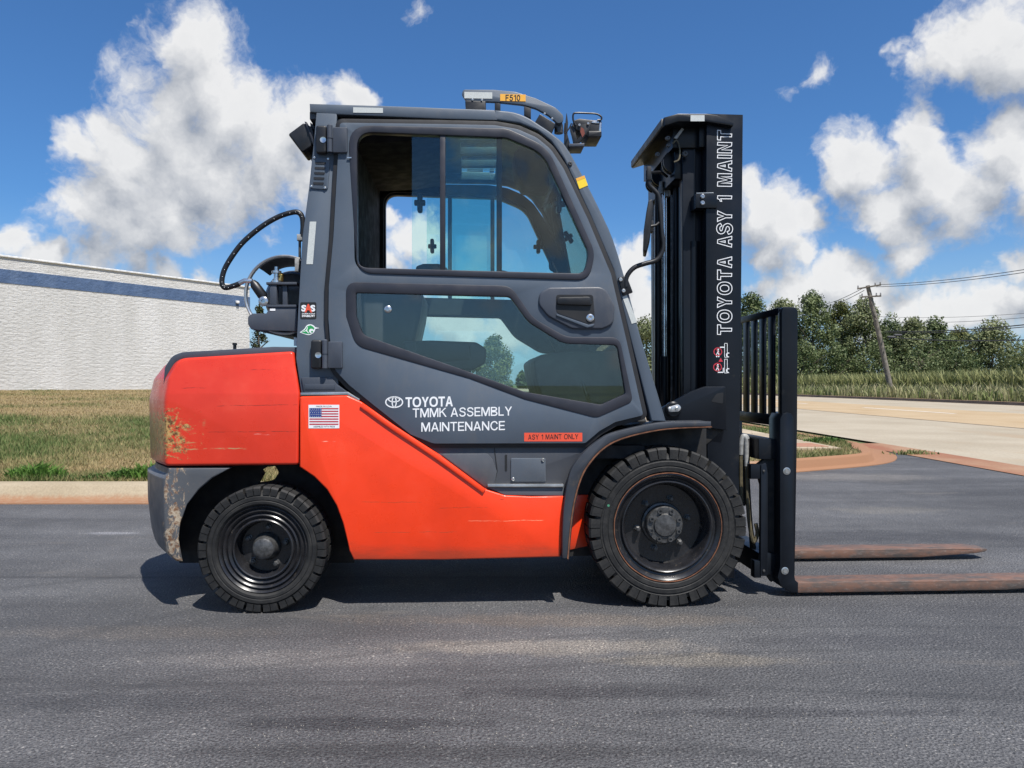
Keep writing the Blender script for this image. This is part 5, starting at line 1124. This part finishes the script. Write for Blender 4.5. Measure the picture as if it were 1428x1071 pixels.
for i, pts in enumerate(([(1034, 700), (1033, 660), (1033.5, 620), (1037, 608), (1040.5, 618), (1041, 660), (1044, 720), (1050, 755), (1056, 745), (1054, 730)], [(1037, 705), (1036.5, 650), (1037, 615), (1040, 608.5), (1043, 620), (1043, 665), (1047, 730), (1052, 765)], [(1040, 690), (1045, 720), (1050, 780), (1058, 800)])):
    P = [T3(*p, -.34+.02*i) for p in cr(pts, 5)]; k = int(len(P)*.55)
    h_ = MB().tube(P, .0095, 8).build('carriage_hose', 'black_grime' if i else 'tarnish', car)
    if i < 2:
        k0 = int(len(P)*.18); MB().tube(P[k0:k], .0115, 10).build('hose_sleeve', 'hose_grey', h_)
# load backrest
lb = empty('load_backrest', (0, 0, 0), 0, R_)
xa, zt = T(1090, 427.5, -.46); xb, _ = T(1113, 430, -.46); _, zbm = T(1100, 800, -.46); _, zcr = T(1090, 586, -.46)
def bpost(w0, w1): return prism('post', rp([(1090, 436, 8), (1092, 427.5, 8), (1110, 428.5, 6), (1113, 434, 4), (1112, 600), (1108.5, 802), (1090, 802)]), w0, w1, 'mast_black', lb, wt=-.46, bev=.004)
bpost(-.46, -.415); bpost(.43, .475)
MB().box(xa, xa+.014, -.42, .44, zt-.035, zt-.001, bev=.004).build('top_bar', 'mast_black', lb)
MB().box(xa, xa+.03, -.42, .44, zcr-.03, zcr+.022, bev=.004).build('cross_bar', 'mast_black', lb)
for i in range(7):
    w = -.325+i*.1125; MB().box(xa+.002, xa+.014, w-.034, w+.034, zcr+.01, zt-.02, bev=.002).build('slat', 'mast_black', lb)
# forks
def fork(w0, w1, base_w):
    xs_, _ = T(1088, 700, -.47); xh, _ = T(1107.5, 700, -.47); tip = T(1382, 770, .20)[0]; z0 = .018; th = .047; ztop = T(1098, 575, -.47)[1]
    o = empty('fork', (0, 0, 0), 0, R_)
    sh = [(xs_, z0+.12), (xs_-.012, z0+.075), (xs_+.005, z0+.03), (xs_+.045, z0+.004), (xh+.02, z0), (xh+.02, z0+th), (xh+.006, z0+th+.012), (xh, z0+th+.05), (xh, ztop-.03), (xh-.012, ztop-.006), ((xs_+xh)/2, ztop), (xs_+.012, ztop-.006), (xs_, ztop-.03)]
    MB().bm(pbm(sh, w0, w1, raw=True, bev=.004)).build('fork_shank', 'mast_black', o)
    tn = [(xh+.02, z0), (tip-.40, z0), (tip-.02, z0+.022), (tip, z0+.028), (tip, z0+.034), (tip-.02, z0+th-.006), (tip-.12, z0+th), (xh+.02, z0+th), (xh-.004, z0+th-.012), (xh-.004, z0+.004)]
    def taper(x, y, z):
        c = (w0+w1)/2
        if x > tip-.12: y = c+(y-c)*(1-.45*((x-tip+.12)/.12)**2)
        return (x, y, z)
    MB().bm(pbm(tn, w0+.001, w1-.001, raw=True, bev=.004, cuts=[(0, tip-.09), (0, tip-.05), (0, tip-.02)], deform=taper)).build('tine', 'fork_steel', o)
    return o
fk = fork(-.47, -.335, -.47); fork(.20, .335, .20)
for u, v in ((1097, 657), (1094.5, 796)):
    x, z = T(u, v, -.47); MB().lathe([(0, .017), (-.002, .017), (-.003, .013), (-.001, .0125), (-.001, .010), (-.005, .009), (-.005, .0001)], (x, -.47, z), 16).build('fork_bolt', 'zinc', fk)
# mirror and its arm
ma = MB().tube([T3(*p, -.55) for p in cr([(873, 400), (874, 386), (884, 373.5), (900, 367.5), (914, 363.5), (922, 354), (925, 342), (923, 325), (921, 300), (919, 275), (913, 266), (905.5, 258), (904, 246), (904, 238)], 4)], .0105, 10).build('mirror_arm', 'black_plastic', R_)
prism('arm_bracket', rp([(862, 387, 2), (874, 384.5, 2), (883, 408, 2), (869, 412, 2)]), -.556, -.54, 'black_plastic', ma, bev=.003)
for u, v in ((865.5, 390), (869.5, 405.5)): screw('arm_bolt', u, v, -.556, .0085, 'zinc', ma)
prism('mirror_head', rp([(904, 284, 2), (909.5, 281, 2), (911, 290, 3), (906, 332), (900.5, 353, 2), (896.5, 352, 2), (897.5, 325), (901, 300)], n=3), -.60, -.44, 'black_plastic', ma, wt=-.55, bev=.004, deform=lambda x, y, z: (x+.228*(y+.55), y, z))
MB().tube([T3(905, 316, -.55), T3(915, 314, -.55), T3(921, 309, -.55)], .006, 8).build('mirror_stem', 'black_plastic', ma)
prism('mirror_clamp', rect(903.5, 309, 909.5, 325), -.53, -.49, 'black_plastic', ma, wt=-.5, bev=.003)
prism('arm_mount', rect(901.5, 233, 907.5, 252), -.565, -.53, 'black_plastic', ma, wt=-.55, bev=.003)
MB().tube([T3(904, 241, -.545), T3(922, 240, -.30), T3(930, 246, -.2)], .007, 8).build('mount_tube', 'black_plastic', ma)
# ------------------------------------------------------------------ gas cylinder bracket and gas cylinder
tray = prism('cylinder_tray', rp([(345.5, 441, 5), (352, 437, 3), (371, 437), (377, 428), (414, 427.5), (414, 462), (366, 461), (350, 459.5, 5), (345.5, 452, 4)]), -.47, .30, 'grey_dark', R_, wt=-.47, bev=.004)
prism('tray_pillar', rp([(376, 397), (386, 397), (386, 425), (376, 425)]), -.47, -.43, 'grey_dark', tray, wt=-.47, bev=.006)
prism('tray_pillar', rect(393, 397, 400, 426), -.46, -.44, 'grey_dark', tray, wt=-.47, bev=.004)
for v in (393.5, 425): prism('tray_plate', rect(371.5, v, 414, v+3.4), -.475, -.40, 'grey_dark', tray, wt=-.47, bev=.002)
prism('tray_bottom', [(368, 461), (414, 461), (414, 474), (404, 466)], -.44, -.40, 'black_grime', tray, wt=-.47, bev=.002)
prism('tray_label', rect(376.5, 430.5, 384, 433.5), -.4715, -.469, 'print_white', tray, wt=-.47, bev=0)
tankc = T(397, 411, -.45); tw = -.45
base_l = Vector((tankc[0], 0, tankc[1]-.17))
tank = empty('propane_tank', truck.matrix_basis @ base_l, YAW)
tank.matrix_basis = Matrix.Translation(Vector((LT*LO)))@Matrix.Rotation(YAW, 4, 'Z')@Matrix.Translation(base_l)
tag(tank, 'grey propane cylinder with metal collar lying behind the cab', 'gas cylinder')
def tk(mb, name, mat, parent=tank):
    mb.v = [(x-base_l.x, y-base_l.y, z-base_l.z) for x, y, z in mb.v] if parent in (tank,) or True else mb.v
    return mb.build(name, mat, parent)
c3 = (tankc[0], 0, tankc[1])
tk(MB().lathe([(-.36, .0001), (-.362, .03), (-.35, .075), (-.325, .11), (-.28, .132), (-.20, .140), (.25, .140), (.32, .13), (.36, .06), (.37, .0001)], c3, 40), 'tank_body', 'tank_grey')
col = tk(MB().lathe([(-.455, .166), (-.458, .172), (-.452, .177), (-.435, .177), (-.425, .174), (-.425, .168), (-.44, .166), (-.455, .166)], c3, 56), 'collar', 'aluminium')
for a0_, a1_ in ((-1.2, 2.35), (3.75, 4.6)): tk(MB().lathe([(-.43, .1745), (-.36, .168), (-.30, .152), (-.30, .146), (-.36, .162), (-.43, .1685)], c3, 30, a0=a0_, a1=a1_), 'collar_shell', 'tank_grey')
def P3(u, v, w): return T3(u, v, w)
vx, vz = T(384, 384, -.44)
vb = tk(MB().lathe([(-.035, .020), (-.02, .020), (-.018, .012), (.01, .012), (.012, .022), (.022, .022), (.024, .012), (.04, .012), (.041, .0001)], (vx, -.42, vz), 14, axis='z'), 'valve', 'chrome')
tk(MB().tube([P3(384, 381, -.41), P3(393, 384, -.41), P3(391, 392, -.41)], .013, 10), 'valve_brass', 'brass')
tk(MB().tube([P3(352, 392, -.45), P3(355, 397, -.45), P3(366, 412, -.45), P3(369, 419, -.45)], [.011, .02, .022, .012], 12), 'hose_connector', 'black_plastic')
tk(MB().lathe([(0, .021), (-.012, .021), (-.016, .014), (-.016, .008), (-.01, .007), (-.01, .0001)], (T(368, 420.5, -.46)[0], -.46, T(368, 420.5, -.46)[1]), 18), 'relief_valve', 'chrome')
tk(MB().tube([P3(352, 392, -.45), P3(341, 391.5, -.45), P3(330, 397, -.45)], .011, 10), 'hose_fitting', 'chrome')
hp = cr([(334, 395.5), (326, 398.5), (315, 401.3), (310.5, 398), (309.5, 390), (313, 376), (322, 360), (336, 341), (352, 326), (370, 312.5), (388, 302.5), (404, 297), (415, 296), (421, 302), (422.5, 315), (421.5, 330)], 6)
hs = tk(MB().tube([P3(u, v, -.45) for u, v in hp], .0118, 10), 'gas_hose', 'black_plastic')
dots = MB()
for i in range(6, len(hp)-12, 4):
    x, w, z = P3(hp[i][0], hp[i][1], -.4625); dots.lathe([(0, .0015), (-.001, .0001)], (x, w, z), 6)
tk(dots, 'hose_mark', 'print_white', hs)
prism('solenoid', rect(414.5, 327, 422, 335.5), -.46, -.42, 'hose_grey', R_, wt=-.45, bev=.003)
prism('solenoid', rect(411.5, 360, 417.5, 379), -.46, -.42, 'hose_grey', R_, wt=-.45, bev=.003)
vtube('gas_pipe', 418, -.44, 335, 362, .006, 'hub_steel', R_, 8)
prism('tail_plate', rect(409, 470, 414, 482), -.44, -.43, 'print_white', R_, wt=-.45, bev=0)
